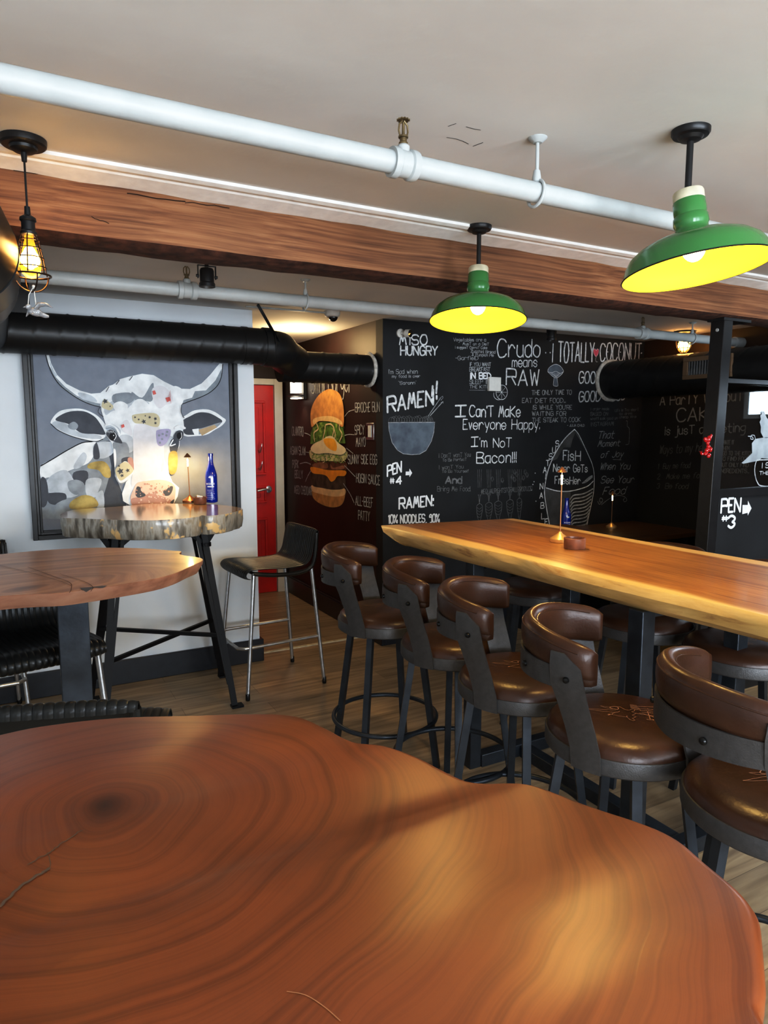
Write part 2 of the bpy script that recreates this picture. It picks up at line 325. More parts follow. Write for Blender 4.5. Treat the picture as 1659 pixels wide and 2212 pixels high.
def smooth(pts, k=5, closed=False):
    pts = [Vector(p) for p in pts]; n = len(pts); out = []
    for i in range(n if closed else n-1):
        p0 = pts[(i-1) % n] if closed or i > 0 else pts[0]; p1 = pts[i]; p2 = pts[(i+1) % n]; p3 = pts[(i+2) % n] if closed or i+2 < n else pts[-1]
        for j in range(k):
            t = j/k; out.append(.5*((2*p1)+(p2-p0)*t+(2*p0-5*p1+4*p2-p3)*t*t+(3*p1-p0-3*p2+p3)*t**3))
    if not closed: out.append(pts[-1])
    return out
# ------------------------------------------------------------------ hand lettering
G = {'A': "02 28 42|14 34", 'B': "02 08|~08 38 47 35 05|~05 35 44 42 02", 'C': "~47 38 18 06 04 12 32 43", 'D': "02 08|~08 28 46 44 22 02", 'E': "38 08 02 32|05 25", 'F': "38 08 02|05 25",
 'G': "~47 38 18 06 04 12 32 43 45|45 25", 'H': "02 08|42 48|05 45", 'I': "12 18", '[': "02 22|08 28|12 18", 'J': "~38 33 22 12 03", 'K': "02 08|48 05 42", 'L': "08 02 32", 'M': "02 18 24 38 42", 'N': "02 08 42 48",
 'O': "~18 06 04 12 32 44 46 38 18", 'P': "02 08|~08 38 47 45 35 05", 'Q': "~18 06 04 12 32 44 46 38 18|24 51", 'R': "02 08|~08 38 47 45 35 05|25 42", 'S': "~47 38 18 07 06 15 35 44 43 32 12 03", 'T': "08 48|28 22",
 'U': "~08 04 12 32 44 48", 'V': "08 22 48", 'W': "08 12 27 32 48", 'X': "02 48|08 42", 'Y': "08 25 48|25 22", 'Z': "08 48 02 42",
 'a': "~36 16 05 03 12 22 33|36 32", 'b': "08 02|~04 16 26 35 33 22 12 03", 'c': "~35 26 16 05 03 12 22 33", 'd': "38 32|~35 26 16 05 03 12 22 33", 'e': "~04 34 35 26 16 05 03 12 22 33", 'f': "~38 28 17 12|06 26",
 'g': "~36 16 05 04 13 23 34|36 32|~32 20 00", 'h': "08 02|~04 16 26 35 32", 'i': "02 06|07 08", 'j': "~26 21 10 00|27 28", 'k': "08 02|36 04 32", 'l': "02 08", 'm': "02 06|~05 16 25 22|~25 36 45 42", 'n': "02 06|~04 16 26 35 32",
 'o': "~16 05 03 12 22 33 35 26 16", 'p': "00 06|~05 16 26 35 33 22 12 03", 'q': "36 30|~35 26 16 05 03 12 22 33", 'r': "02 06|~04 16 26 35", 's': "~35 26 16 05 14 24 33 22 12 03", 't': "~18 13 22 32|06 36", 'u': "~06 03 12 22 33|36 32",
 'v': "06 12 26", 'w': "06 12 25 32 46", 'x': "02 36|06 32", 'y': "06 13 23|36 10", 'z': "06 36 02 32",
 '0': "~18 06 04 12 32 44 46 38 18", '1': "07 18 12", '2': "~07 18 28 37 36 02|02 42", '3': "~07 18 28 37 36 25|~25 34 33 22 12 03", '4': "32 38 04 44", '9': "~36 16 06 07 18 28 37 36 32 12", '%': "02 48|~08 17 06 08|~44 33 42 44",
 '#': "12 18|32 38|04 44|06 46", '.': "02 03", ',': "12 01", '!': "03 02|04 08", "'": "08 07", '"': "08 07|18 17", ':': "02 03|05 06", '-': "05 25", '&': "~42 17 28 36 03 12 34", '_': "01 41", '/': "02 48"}
def glyph_w(ch):
    if ch == ' ': return 2.2
    g = G.get(ch)
    if not g: return 2
    return max(int(p[0]) for s in g.replace('~', '').split('|') for p in s.split())
_rc = [0]
def ribbon(mb, pts, w, nrm, mi=0):
    """flat stroke of width w through 3D points lying on a wall"""
    nrm = Vector(nrm)
    for a, b in zip(pts[:-1], pts[1:]):
        d = b-a
        if d.length < 1e-6: continue
        d.normalize(); x = nrm.cross(d)*(w/2); e = d*(w*.42)
        _rc[0] = (_rc[0]+1) % 61; lift = nrm*(_rc[0]*2.5e-5); a = a+lift; b = b+lift
        mb.add([a-e*.6-x*.8, a-e, a-e*.6+x*.8, a+x, b+x, b+e*.6+x*.8, b+e, b+e*.6-x*.8, b-x, a-x], [(0, 1, 2, 3, 4, 5, 6, 7, 8, 9)], mi)
def write(mb, text, P0, P1, h, up, nrm, w, mi=0, slant=0.0, jit=.03, double=False):
    """letter a phrase from P0 to P1 (both on the wall); h = cap height"""
    P0, P1, up = Vector(P0), Vector(P1), Vector(up); gap = 1.15
    tot = sum(glyph_w(c)+gap for c in text)-gap
    d = (P1-P0)/max(tot, .5); rnd = random.Random(text)
    x = 0
    for ch in text:
        if ch in G:
            jy = rnd.uniform(-jit, jit)*h
            for st in G[ch].split('|'):
                sm = st[0] == '~'; pr = st.replace('~', '').split()
                q = []
                for p in pr:
                    u, v = int(p[0])+rnd.uniform(-.12, .12), (int(p[1])-2)/6+rnd.uniform(-.015, .015)
                    q.append(P0+d*(x+u+slant*v*4)+up*(v*h+jy))
                if len(q) == 2 and (q[0]-q[1]).length < w: q[1] = q[0]+up*w*.3
                if sm: q = smooth(q, 4)
                ribbon(mb, q, w, nrm, mi)
                if double: ribbon(mb, [p+d*.45 for p in q], w, nrm, mi)
        x += glyph_w(ch)+gap
class Wall:
    """a wall plane: fixed axis + value, front normal"""
    def __init__(s, ax, val, nrm): s.ax, s.val, s.n = ax, val, Vector(nrm)
    def at(s, x, y, off=0.0):
        p = atx(x, y, s.val) if s.ax == 0 else aty(x, y, s.val)
        return p+s.n*off
class Page:
    """surveyed crop of a wall: crop pixels -> wall positions"""
    def __init__(s, wall, ox, oy, k): s.w, s.ox, s.oy, s.k = wall, ox, oy, k
    def p(s, x, y, off=0.002): return s.w.at(s.ox+x*s.k, s.oy+y*s.k, off)
    def text(s, mb, t, x0, y0, x1, y1, h, w=5, mi=0, **kw):
        P0, P1 = s.p(x0, y0), s.p(x1, y1); q = s.p(x0, y0-h); up = Vector((0, 0, 1)); hh = (q-P0).length*.93
        write(mb, t, P0, P1, hh, up, s.w.n, w*1.2*hh/h, mi, **kw)
    def line(s, mb, pts, w, mi=0, sm=True, off=.002):
        q = [s.p(x, y, off) for x, y in pts]
        ww = w*(s.p(pts[0][0], pts[0][1]-10)-q[0]+s.w.n*(off-.002)).length/10
        if sm and len(q) > 2: q = smooth(q, 4)
        ribbon(mb, q, ww, s.w.n, mi)
    def poly(s, mb, pts, mi=0, sm=False, off=.002):
        q = [s.p(x, y, off) for x, y in pts]
        if sm: q = smooth(q, 4, True)
        tr = tessellate_polygon([q]); fs = []
        for t in tr:
            a, b, c = (q[i] for i in t)
            fs.append(tuple(t) if (b-a).cross(c-a).dot(s.w.n) > 0 else tuple(t)[::-1])
        mb.add(q, fs, mi)
def circ(cx_, cy_, rx, ry=None, n=14, a0=0, a1=360):
    ry = ry or rx; full = a1-a0 >= 360
    return [(cx_+rx*math.cos(R(a0+(a1-a0)*i/n)), cy_+ry*math.sin(R(a0+(a1-a0)*i/n))) for i in range(n if full else n+1)]
# ================================================================== THE ROOM
YB = 4.312       # white wall behind the painting
YC = 4.195       # chalkboard wall
XH = 2.290       # hallway wall with the mural
XR = 4.85        # right wall
ZN, ZF = 2.32, 2.29
def room_box(name, lo, hi, m): return struct(MB().box(lo, hi).build(name, m))
room_box('floor', (-2.3, -2.7, -.1), (6.3, 6.5, 0), M['floor'])
room_box('ceiling', (-2.3, -2.7, ZN), (6.3, 2.45, ZN+.1), M['ceil'])
room_box('ceiling.001', (-2.3, 2.45, ZF), (6.3, 6.5, ZF+.13), M['ceil'])
hm = MB()
for p_ in ([(968, 273), (985, 267)], [(1007, 274), (1025, 279), (1038, 281)], [(965, 297), (985, 300), (1000, 305), (1012, 311)], [(1022, 316), (1043, 308)]): ribbon(hm, [atz(x, y, ZN-.0006) for x, y in p_], .0025, (0, 0, -1))
hm.build('hatch_crack', mat('ceiling_crack', (.03, .025, .02), .9), bpy.data.objects['ceiling'], fixn=False)
w_left = room_box('wall_left', (-2.4, -2.7, 0), (-2.3, 6.5, ZN), M['wwall'])
w_white = room_box('wall_front_white', (-2.3, YB, 0), (1.412, YB+.13, ZF), M['wwall'])
w_chalk = room_box('wall_front_chalkboard', (XH, YC, 0), (XR+.1, YC+.1, ZF), M['chalk_wall'])
w_hall = room_box('wall_hallway', (XH, YC+.1, 0), (XH+.1, 6.3, ZF), M['maroon'])
w_end = room_box('wall_hallway_end', (1.2, 6.16, 0), (XH, 6.3, ZF), M['maroon'])
w_hl = room_box('wall_hallway_left', (1.2, YB+.13, 0), (1.3, 6.16, ZF), M['maroon'])
w_right = room_box('wall_right', (XR, -2.7, 0), (XR+.1, YC, ZN), M['brownwall'])
# rear wall (behind the camera) with three daylight windows
rw = MB()
for x0, x1 in ((-2.3, -1.3), (.1, .5), (1.9, 2.3), (3.7, XR)): rw.box((x0, -2.7, 0), (x1, -2.6, ZN))
for x0, x1 in ((-1.3, .1), (.5, 1.9), (2.3, 3.7)): rw.box((x0, -2.7, 0), (x1, -2.6, .75)); rw.box((x0, -2.7, 2.2), (x1, -2.6, ZN))
struct(rw.build('wall_rear', M['plain']))
def window(n, lo, hi, axis):
    """frame + bright pane; lo/hi opposite corners of the opening"""
    fr = MB(); t = .05; (x0, y0, z0), (x1, y1, z1) = lo, hi
    if axis == 1:
        fr.box((x0, y0, z0), (x0+t, y1, z1)); fr.box((x1-t, y0, z0), (x1, y1, z1)); fr.box((x0+t, y0, z0), (x1-t, y1, z0+t)); fr.box((x0+t, y0, z1-t), (x1-t, y1, z1))
        pn = MB().box((x0+t, y0+.01, z0+t), (x1-t, y0+.02, z1-t))
    else:
        fr.box((x0, y0, z0), (x1, y0+t, z1)); fr.box((x0, y1-t, z0), (x1, y1, z1)); fr.box((x0, y0+t, z0), (x1, y1-t, z0+t)); fr.box((x0, y0+t, z1-t), (x1, y1-t, z1))
        pn = MB().box((x1-.02, y0+t, z0+t), (x1-.01, y1-t, z1-t))
    f = struct(fr.build('window_%d' % n, M['winframe'])); p = pn.build('window_pane', M['windowlit'], f); return f
window(1, (-1.3, -2.68, .75), (.1, -2.6, 2.2), 1); window(2, (.5, -2.68, .75), (1.9, -2.6, 2.2), 1); window(3, (2.3, -2.68, .75), (3.7, -2.6, 2.2), 1)
window(4, (XR-.05, 1.66, 1.62), (XR-.001, 2.3, 2.15), 0)
# baseboards
struct(bevel(MB().box((-2.3, YB-.022, 0), (1.434, YB, .15)).box((1.412, YB, 0), (1.434, YB+.14, .15)).build('baseboard_front', M['navy'])))
struct(bevel(MB().box((XH-.02, YC-.02, 0), (XH, 6.16, .15)).box((XH-.012, YC, .15), (XH, 6.16, .165)).build('baseboard_hallway', M['navy'])))
struct(bevel(MB().box((XH, YC-.02, 0), (XR, YC, .15)).build('baseboard_chalkboard', M['navy'])))
# floor threshold strip
a, b = atz(552, 1412, 0), atz(775, 1374, 0)
struct(MB().box((1.42, 4.43, 0), (XH-.02, 4.46, .006)).build('trim_1', M['cream']))
# white moulding along the beam
tm = MB()
prof = [(2.225, 2.32), (2.225, 2.310), (2.245, 2.305), (2.25, 2.312), (2.285, 2.313), (2.29, 2.308), (2.37, 2.299), (2.37, 2.32)]
rnd = random.Random(3)
xs = [-.6+i*.12 for i in range(46)]
vs = []; n = len(prof)
for x in xs:
    for j, (y, z) in enumerate(prof): vs.append((x, y, z-(rnd.uniform(0, .006) if j == 6 else 0)))
tm.add(vs, [(i*n+j, i*n+(j+1) % n, (i+1)*n+(j+1) % n, (i+1)*n+j) for i in range(len(xs)-1) for j in range(n)])
struct(tm.build('trim_2', M['trimwhite']))
# black upper frame of the glazed partition + post
# ------------------------------------------------------------------ timber beam
bt = thing('ceiling_beam', 'long rough brown timber beam running across under the ceiling', 'beam', loc=(2.2, 2.45, 2.14))
bm_ = MB(); rnd = random.Random(5); xs = [-.62+i*.11 for i in range(51)]; vs = []
for x in xs:
    w1, w2 = rnd.uniform(-.0015, .0015), rnd.uniform(-.003, .003)
    vs += [(x, 2.372, 2.318), (x, 2.370, 2.155), (x, 2.373+w1, 2.143+w1), (x, 2.392, 2.133+w2), (x, 2.46, 2.128+w2*.7), (x, 2.54, 2.135+w2), (x, 2.55, 2.15), (x, 2.55, 2.318)]
fs = []; mi = []
for i in range(len(xs)-1):
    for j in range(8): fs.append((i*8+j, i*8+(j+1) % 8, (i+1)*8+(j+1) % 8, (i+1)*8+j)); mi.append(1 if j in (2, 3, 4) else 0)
for f, m_ in zip(fs, mi): bm_.f.append(f); bm_.mi.append(m_); bm_.sm.append(False)
bm_.v = vs; bm_.f.append(tuple(range(8))); bm_.mi.append(0); bm_.sm.append(False)
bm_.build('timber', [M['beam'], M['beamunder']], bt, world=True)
cr = MB()
for (x0, y0, x1, y1, w) in ((275, 418, 400, 437, 2.2), (400, 437, 495, 448, 1.6), (30, 367, 290, 402, 2.5), (198, 468, 235, 482, 1.5), (640, 452, 700, 470, 1.6), (815, 468, 960, 500, 1.6)):
    pts = [aty(x0+(x1-x0)*t/6, y0+(y1-y0)*t/6+rnd.uniform(-2, 2), 2.369) for t in range(7)]
    ribbon(cr, pts, w*.0014, (0, -1, 0))
cr.build('drying_crack', mat('beam_crack_dark', (.012, .005, .003), .95), bt, world=True)  # dark ribbons drawn as cracks in the beam's face
# ------------------------------------------------------------------ support post and glazed partition
pX = 3.365
post = thing('support_post', 'black steel post under the beam, right of the chalkboard', 'post', loc=(pX+.04, 2.44, 0))
pm_ = MB(); pv = [Vector((x+dx, y, z)) for z, dx in ((0, -.058), (2.125, 0)) for x, y in ((pX, 2.395), (pX+.074, 2.395), (pX+.074, 2.475), (pX, 2.475))]
pm_.add(pv, [(0, 3, 2, 1), (4, 5, 6, 7), (0, 1, 5, 4), (1, 2, 6, 5), (2, 3, 7, 6), (3, 0, 4, 7)]); bevel(pm_.build('column', M['black'], post, world=True), .003)
MB().box((pX-.01, 2.39, 2.118), (pX+.22, 2.49, 2.132)).build('top_plate', M['black'], post, world=True)
MB().lathe([(.0, 0), (.009, .002), (.009, .006), (0, .006)], 12, (pX-.002, 2.43, 2.07), axis=(-1, 0, 0)).build('screw', M['white'], post, world=True)
part = thing('glazed_partition', 'black framed glass partition beside the post, flying pig decal on it', 'partition', loc=(4.1, 2.44, 0))
fr = MB(); y0, y1 = 2.42, 2.46
for lo, hi in (((pX+.060, y0+.058, 0), (pX+.072, y1+.02, 1.82)), ((4.8, y0, 0), (XR, y1, 1.83)), ((pX+.072, y0, 1.165), (4.8, y1, 1.212)), ((pX+.072, y0, 1.795), (4.8, y1, 1.82)), ((pX+.072, y0, 0), (4.8, y1, .08))): fr.box(lo, hi)
bevel(fr.build('frame', M['black'], part, world=True), .002)
MB().box((pX+.072, 2.432, .08), (4.8, 2.448, 1.165)).build('lower_panel', M['chalk_wall'], part, world=True)
MB().box((pX+.072, 2.437, 1.212), (4.8, 2.443, 1.79)).build('glass_pane', M['glass'], part, world=True)
WP = Wall(1, 2.432, (0, -1, 0)); WG = Wall(1, 2.437, (0, -1, 0))
PC = Page(WP, 1380, 680, .2350); PG = Page(WG, 1480, 680, .2352)
t = MB()
PC.text(t, 'PEN', 750, 1818, 928, 1808, 132, 20); PC.text(t, '#', 760, 1895, 812, 1893, 52, 12); PC.text(t, '3', 815, 1958, 872, 1955, 112, 22)
PC.poly(t, [(950, 1748), (998, 1748), (1000, 1708), (1033, 1778), (998, 1845), (997, 1820), (948, 1832)])
s_ = t.build('sign_lettering', M['paintw'], part, world=True, fixn=False); s_['label'] = 'white hand painted PEN #3 with an arrow'
t = MB()   # winged pig decal
PG.poly(t, [(610, 1180), (640, 1140), (715, 1128), (740, 1130), (830, 1120), (900, 1110), (960, 1090), (1010, 1100), (1060, 1140), (1075, 1190), (1050, 1230), (1000, 1260), (960, 1310), (900, 1330), (820, 1330), (700, 1315), (670, 1342), (620, 1350), (530, 1368), (515, 1360), (560, 1320), (612, 1270)])
PG.poly(t, [(715, 1128), (690, 1080), (692, 1030), (680, 985), (692, 960), (685, 925), (698, 915), (697, 870), (712, 905), (716, 875), (728, 905), (745, 945), (800, 1010), (850, 1060), (880, 1112)], off=.0026)
PG.poly(t, [(960, 1090), (975, 1050), (1005, 1095)], off=.0026); PG.poly(t, [(820, 1320), (900, 1400), (925, 1395), (880, 1310)], off=.0026)
PG.line(t, [(640, 1150), (632, 1110), (605, 1108), (598, 1138), (622, 1142), (610, 1120), (575, 1115)], 9)
s_ = t.build('pig_decal', M['frosted'], part, world=True, fixn=False); s_['label'] = 'frosted winged pig decal'
t = MB()
PG.line(t, [(960, 1330), (700, 1332), (650, 1345), (635, 1440), (660, 1540), (720, 1575), (960, 1580)], 11)
PG.text(t, 'I S', 695, 1408, 762, 1405, 50, 8); PG.text(t, 'THE', 678, 1470, 762, 1468, 34, 6)
t.build('speech_bubble', M['chalk2'], part, world=True, fixn=False)
# red balloon figure tied to the post
rb = thing('balloon_figure', 'small glossy red twisted balloon figure hanging on the black post', 'ornament', loc=tuple(aty(1528, 978, 2.38)))
def bp(x, y): return aty(x, y, 2.372)
q = MB()
for (x, y, rx, sc, an) in ((1531, 948, .016, (.8, .8, 1.2), .3), (1524, 950, .013, (.8, .8, 1.2), -.6), (1536, 942, .009, (.8, .8, 1.3), .2), (1529, 957, .010, (1, 1, 1.2), 0), (1530, 965, .011, (1, 1, 1), 0), (1527, 973, .015, (.9, .8, 1), .5), (1535, 971, .012, (.7, .8, 1.2), .1), (1531, 984, .013, (.9, .8, 1.1), .5), (1525, 980, .010, (.8, .8, 1.3), .9)):
    q.ball(bp(x, y), rx, 14, 0, sc, Matrix.Rotation(an, 3, 'Y'))
q.tube(smooth([bp(1527, 974), bp(1522, 979), bp(1516, 981), bp(1514, 975)], 4), [.006]*12+[.009], 10)
q.build('balloon_body', M['heartred'], rb, world=True)
# ================================================================== LETTERING ON THE WALLS
WC = Wall(1, YC, (0, -1, 0)); WR = Wall(0, XR, (-1, 0, 0)); WH = Wall(0, XH, (-1, 0, 0)); WW = Wall(1, YB-.032, (0, -1, 0))
A = Page(WC, 820, 690, .25317); B = Page(WC, 1120, 690, .2079); D = Page(WR, 1380, 680, .2350); H = Page(WH, 530, 640, .29837); K = Page(WW, 40, 740, .31344)
t = MB()   # bright chalk phrases
for a in (('MISO', 168, 215, 402, 212, 88, 12), ('HUNGRY', 178, 303, 490, 305, 82, 12), ('RAMEN', 66, 795, 455, 725, 140, 17), ("Crudo", 1005, 318, 1362, 320, 162, 11), ('means', 1128, 402, 1340, 405, 88, 8), ('RAW', 1080, 560, 1355, 562, 145, 12),
          ("[", 645, 830, 735, 828, 100, 13), ("Can'T MaKe", 765, 830, 1195, 830, 100, 10), ('Everyone Happy.', 710, 938, 1362, 935, 92, 8), ("[", 780, 1085, 838, 1083, 85, 9), ("'m NoT", 852, 1090, 1122, 1088, 85, 8), ('Bacon!!!', 825, 1224, 1163, 1220, 98, 9)):
    A.text(t, *a)
A.text(t, '!', 448, 700, 462, 700, 140, 17); A.text(t, '!', 485, 680, 500, 680, 160, 17)
for a in (('I', 330, 440, 352, 440, 205, 11), ('TOTALLY', 410, 440, 780, 440, 218, 15), ('COCONUT', 845, 432, 1270, 415, 190, 13), ('GOOD FOOD', 625, 660, 1110, 650, 122, 13), ('GOOD MOOD', 625, 856, 1110, 832, 108, 13), ('..', 285, 348, 325, 348, 30, 13), ('..', 1275, 352, 1315, 352, 30, 11),
          ('FisH', 460, 1462, 640, 1466, 108, 11), ('Never GeTs', 358, 1583, 712, 1587, 84, 9), ('FresHer', 376, 1706, 640, 1712, 82, 9)):
    B.text(t, *a)
for ch, x, y in zip('SUSTAINABLE', (383, 350, 315, 285, 255, 248, 220, 218, 228, 236, 272), (1322, 1385, 1455, 1522, 1592, 1660, 1762, 1858, 1962, 2072, 2130)): B.text(t, ch, x, y, x+32, y-4, 62, 9)
for (x, y) in ((172, 1597), (160, 1686), (180, 1888), (148, 1715), (136, 1773), (525, 328), (925, 338), (1057, 340)): B.poly(t, circ(x, y, 6, n=8), 0)
t.build('chalk_lettering', M['chalk'], w_chalk, fixn=False)['label'] = 'large white chalk phrases'
t = MB()   # sign-painted panels
for a in (('PEN', 65, 1338, 183, 1300, 95, 13), ('#', 88, 1398, 122, 1396, 48, 9), ('4', 140, 1408, 185, 1400, 68, 13), ('RAMEN:', 165, 1618, 455, 1588, 96, 14), ('10% NOODLES, 90%', 75, 1738, 505, 1728, 74, 11), ('IN BED', 768, 505, 945, 505, 52, 11)): A.text(t, *a)
A.poly(t, [(222, 1298), (252, 1298), (254, 1272), (277, 1310), (254, 1346), (253, 1328), (220, 1330)])
t.build('sign_lettering', M['paintw'], w_chalk, fixn=False)['label'] = 'white painted PEN #4 and RAMEN signs'
t = MB()   # thinner grey chalk
for a in (("I'm Sad when", 72, 465, 322, 462, 40, 4), ('my food is over', 105, 498, 345, 495, 26, 3.5), ('"Saronn"', 160, 556, 310, 553, 28, 4), ('Vegetables are a', 628, 187, 905, 187, 30, 4), ('MusT on a DieT', 708, 220, 930, 222, 25, 4), ('I suggesT CarroT Cake', 640, 248, 915, 252, 22, 4), ('Zucchini Bread', 775, 283, 985, 290, 26, 4), ('& Pumpkin Pie', 785, 312, 970, 318, 26, 4), ('-GarfielD', 645, 345, 838, 345, 34, 4),
          ('IF YOU WANT', 766, 397, 947, 398, 32, 5), ('BREAKFAST', 766, 443, 940, 444, 38, 6), ('SLEEP IN', 766, 550, 932, 550, 38, 5), ('THE KITCHEN', 766, 588, 1000, 588, 28, 4)): A.text(t, *a)
A.line(t, [(765, 603), (900, 604)], 3, sm=False)
for a in (('THE ONLY TIME TO', 136, 784, 548, 778, 50, 6), ('EAT DIET FOOD...', 36, 866, 485, 864, 50, 6), ("IS WHILE YOU'RE", 140, 936, 552, 934, 48, 6), ('WAITING FOR', 140, 1002, 490, 1000, 48, 6), ('THE STEAK TO COOK', 140, 1068, 640, 1062, 48, 6), ('- JULIA CHILD', 505, 1112, 682, 1112, 24, 5)): B.text(t, *a)
for a in (('That', 820, 1240, 985, 1232, 80, 6), ('Moment', 820, 1322, 1045, 1312, 66, 6), ('of Joy', 850, 1438, 1080, 1425, 66, 6), ('When You', 845, 1562, 1150, 1555, 74, 6), ('See Your', 850, 1702, 1190, 1695, 76, 6), ('Food', 872, 1822, 1100, 1812, 84, 6)): B.text(t, *a, slant=.4)
B.line(t, [(870, 1890), (850, 1900), (840, 1880), (850, 1855), (872, 1870), (862, 1905), (835, 1920), (822, 1890)], 4)
B.line(t, [(860, 1925), (930, 1870), (1000, 1835), (1060, 1830), (1110, 1850), (1122, 1880), (1100, 1895), (1085, 1875), (1100, 1860)], 4)
B.line(t, [(1115, 1055), (1130, 1060), (1128, 1110), (1150, 1140), (1147, 1270), (1135, 1298), (1112, 1300)], 4)
B.line(t, [(980, 1455), (1065, 1458)], 4, sm=False)
for ch, y in zip('KINDNESSISFREE', (765, 832, 895, 968, 1055, 1120, 1200, 1285, 1382, 1462, 1578, 1660, 1740, 1815)):
    x = 1322-(y-830)*.058; B.text(t, ch if ch != 'I' else '[', x-20, y, x+20, y, 68, 6)
t.build('chalk_lettering', M['chalk2'], w_chalk, fixn=False)['label'] = 'small grey chalk phrases'
t = MB()   # faint chalk
for a in (("I Don'T wanT You", 500, 1180, 775, 1168, 38, 4), ('To Be PerfecT', 535, 1212, 740, 1205, 26, 4), ('I wanT You', 500, 1278, 712, 1270, 34, 4), ('To Be Yourself', 530, 1307, 760, 1305, 26, 4), ('Bring Me Food.', 490, 1465, 775, 1465, 44, 4), ('#EQUALRIGHTSFORALLPRODUCE!', 865, 1490, 1298, 1460, 42, 4)): A.text(t, *a)
A.text(t, 'And', 562, 1398, 700, 1396, 60, 13)
for a in (('i order meals', 750, 945, 938, 942, 30, 4), ('BASED ON', 745, 1000, 925, 998, 38, 5), ("what'll look good on", 745, 1045, 1025, 1038, 30, 4), ('INSTAGRAM!', 745, 1110, 985, 1100, 42, 5), ('Life is Too shorT', 1000, 960, 1245, 948, 30, 4), ('to drink', 1045, 993, 1180, 988, 26, 4), ('cheap Wine', 1045, 1028, 1220, 1022, 28, 4)): B.text(t, *a)
for i, (x, w) in enumerate(((850, 24), (930, 28), (1010, 30), (1110, 28), (1190, 20))):   # root vegetables with stalks
    y0 = 1590-12*i
    A.line(t, [(x-w, y0), (x-w*.9, y0+60), (x-w*.5, y0+110), (x, 1720), (x+w*.5, y0+110), (x+w*.9, y0+60), (x+w, y0), (x, y0-18), (x-w, y0)], 4)
    for k in range(4): A.line(t, [(x-w*.8, y0+15+k*24), (x, y0+28+k*24), (x+w*.8, y0+12+k*24)], 2.5)
    for dx in (-8, 0, 9): A.line(t, [(x, y0-18), (x+dx, y0-90), (x+dx*1.4, 1500)], 3); A.line(t, [(x+dx*1.4, 1435), (x+dx*2, 1280)], 3, sm=False)
for (x, y) in ((1150, 1300), (1130, 1340), (1168, 1320), (1150, 1365), (1240, 1300), (1225, 1350), (1255, 1325), (960, 1360), (1045, 1370)): A.line(t, [(x+14*math.cos(k*1.3)*(1-k*.07), y+24*math.sin(k*1.3)*(1-k*.07)) for k in range(9)], 2.5)
t.build('chalk_lettering', M['chalk3'], w_chalk, fixn=False)['label'] = 'faint grey chalk phrases and vegetables'
# drawings
t = MB()
bowl = [(75, 880), (80, 950), (105, 1050), (150, 1115), (200, 1146), (270, 1154), (340, 1150), (395, 1118), (440, 1040), (462, 960), (468, 878)]
A.poly(t, bowl, 0, off=.001); A.line(t, bowl, 5, 1, sm=False); A.line(t, [(73, 880), (470, 877)], 6, 1, sm=False)
for i in range(16):
    x = 100+i*22; A.line(t, [(x-26, 872), (x-18, 845-(i % 3)*7), (x, 835-(i % 4)*5), (x+20, 848), (x+26, 872)], 3, 2)
for r_ in (45, 36, 27, 18): A.line(t, circ(405, 872, r_, r_, 10, 185, 350), 3, 2)
A.line(t, [(415, 822), (520, 668)], 7, 1, sm=False); A.line(t, [(430, 822), (535, 705)], 7, 1, sm=False); A.line(t, [(513, 672), (536, 655), (540, 668), (522, 690)], 5, 1, sm=False); A.line(t, [(522, 712), (540, 700), (540, 715)], 5, 1, sm=False)
t.build('bowl_drawing', [M['slate'], M['chalk2'], M['chalk3']], w_chalk, fixn=False)['label'] = 'chalk drawing of a noodle bowl with chopsticks'
t = MB()
cap = [(302, 545), (310, 510), (345, 480), (388, 467), (430, 485), (458, 520), (462, 548), (425, 590), (388, 608), (350, 590)]
B.poly(t, cap, 0, off=.001); B.line(t, cap+cap[:1], 5, 1); B.line(t, [(302, 545), (345, 552), (388, 540), (430, 560), (462, 545)], 4, 1)
for k in range(7): B.line(t, [(388, 600), (330+k*19, 555)], 3, 1, sm=False)
B.poly(t, [(368, 600), (362, 650), (360, 685), (385, 694), (408, 688), (402, 640), (398, 600)], 0, off=.0012); B.line(t, [(368, 600), (362, 650), (360, 685), (385, 694), (408, 688), (402, 640), (398, 600)], 4, 1)
A.line(t, circ(1040, 622, 48, 62, 20)+[(1088, 622)], 5, 1)
for k in range(8): A.line(t, [(1040, 622), (1040+42*math.cos(k*.785), 622+55*math.sin(k*.785))], 3, 1, sm=False)
A.line(t, circ(1015, 640, 44, 46, 10, 60, 200), 4, 1)
t.build('mushroom_drawing', [M['slate'], M['chalk']], w_chalk, fixn=False)
t = MB(); hp = [(803, 390), (780, 355), (776, 325), (786, 305), (800, 312), (806, 325), (814, 308), (828, 312), (832, 335), (822, 365)]
B.poly(t, hp, 0, True, .0015); B.line(t, hp+hp[:1], 3, 1); B.line(t, [(806, 395), (798, 415), (805, 440), (818, 440)], 4, 1)
t.build('heart_drawing', [M['pinkheart'], M['chalk']], w_chalk, fixn=False)
t = MB()   # fish-shaped boat
ol = [(580, 1142), (500, 1215), (440, 1290), (380, 1390), (320, 1520), (285, 1650), (268, 1790), (285, 1930), (305, 2050), (330, 2180)]
orr = [(580, 1142), (620, 1190), (660, 1270), (715, 1390), (765, 1510), (785, 1630), (778, 1790), (750, 1940), (720, 2080), (700, 2200)]
B.poly(t, [(285, 1752), (400, 1782), (540, 1788), (535, 2200), (330, 2200), (290, 1950), (268, 1800)], 2, off=.001)
B.poly(t, [(580, 1145), (500, 1220), (400, 1360), (350, 1470), (400, 1450), (470, 1330), (540, 1330), (560, 1250), (590, 1180), (630, 1240), (660, 1300), (700, 1370), (650, 1250)], 2, off=.001)
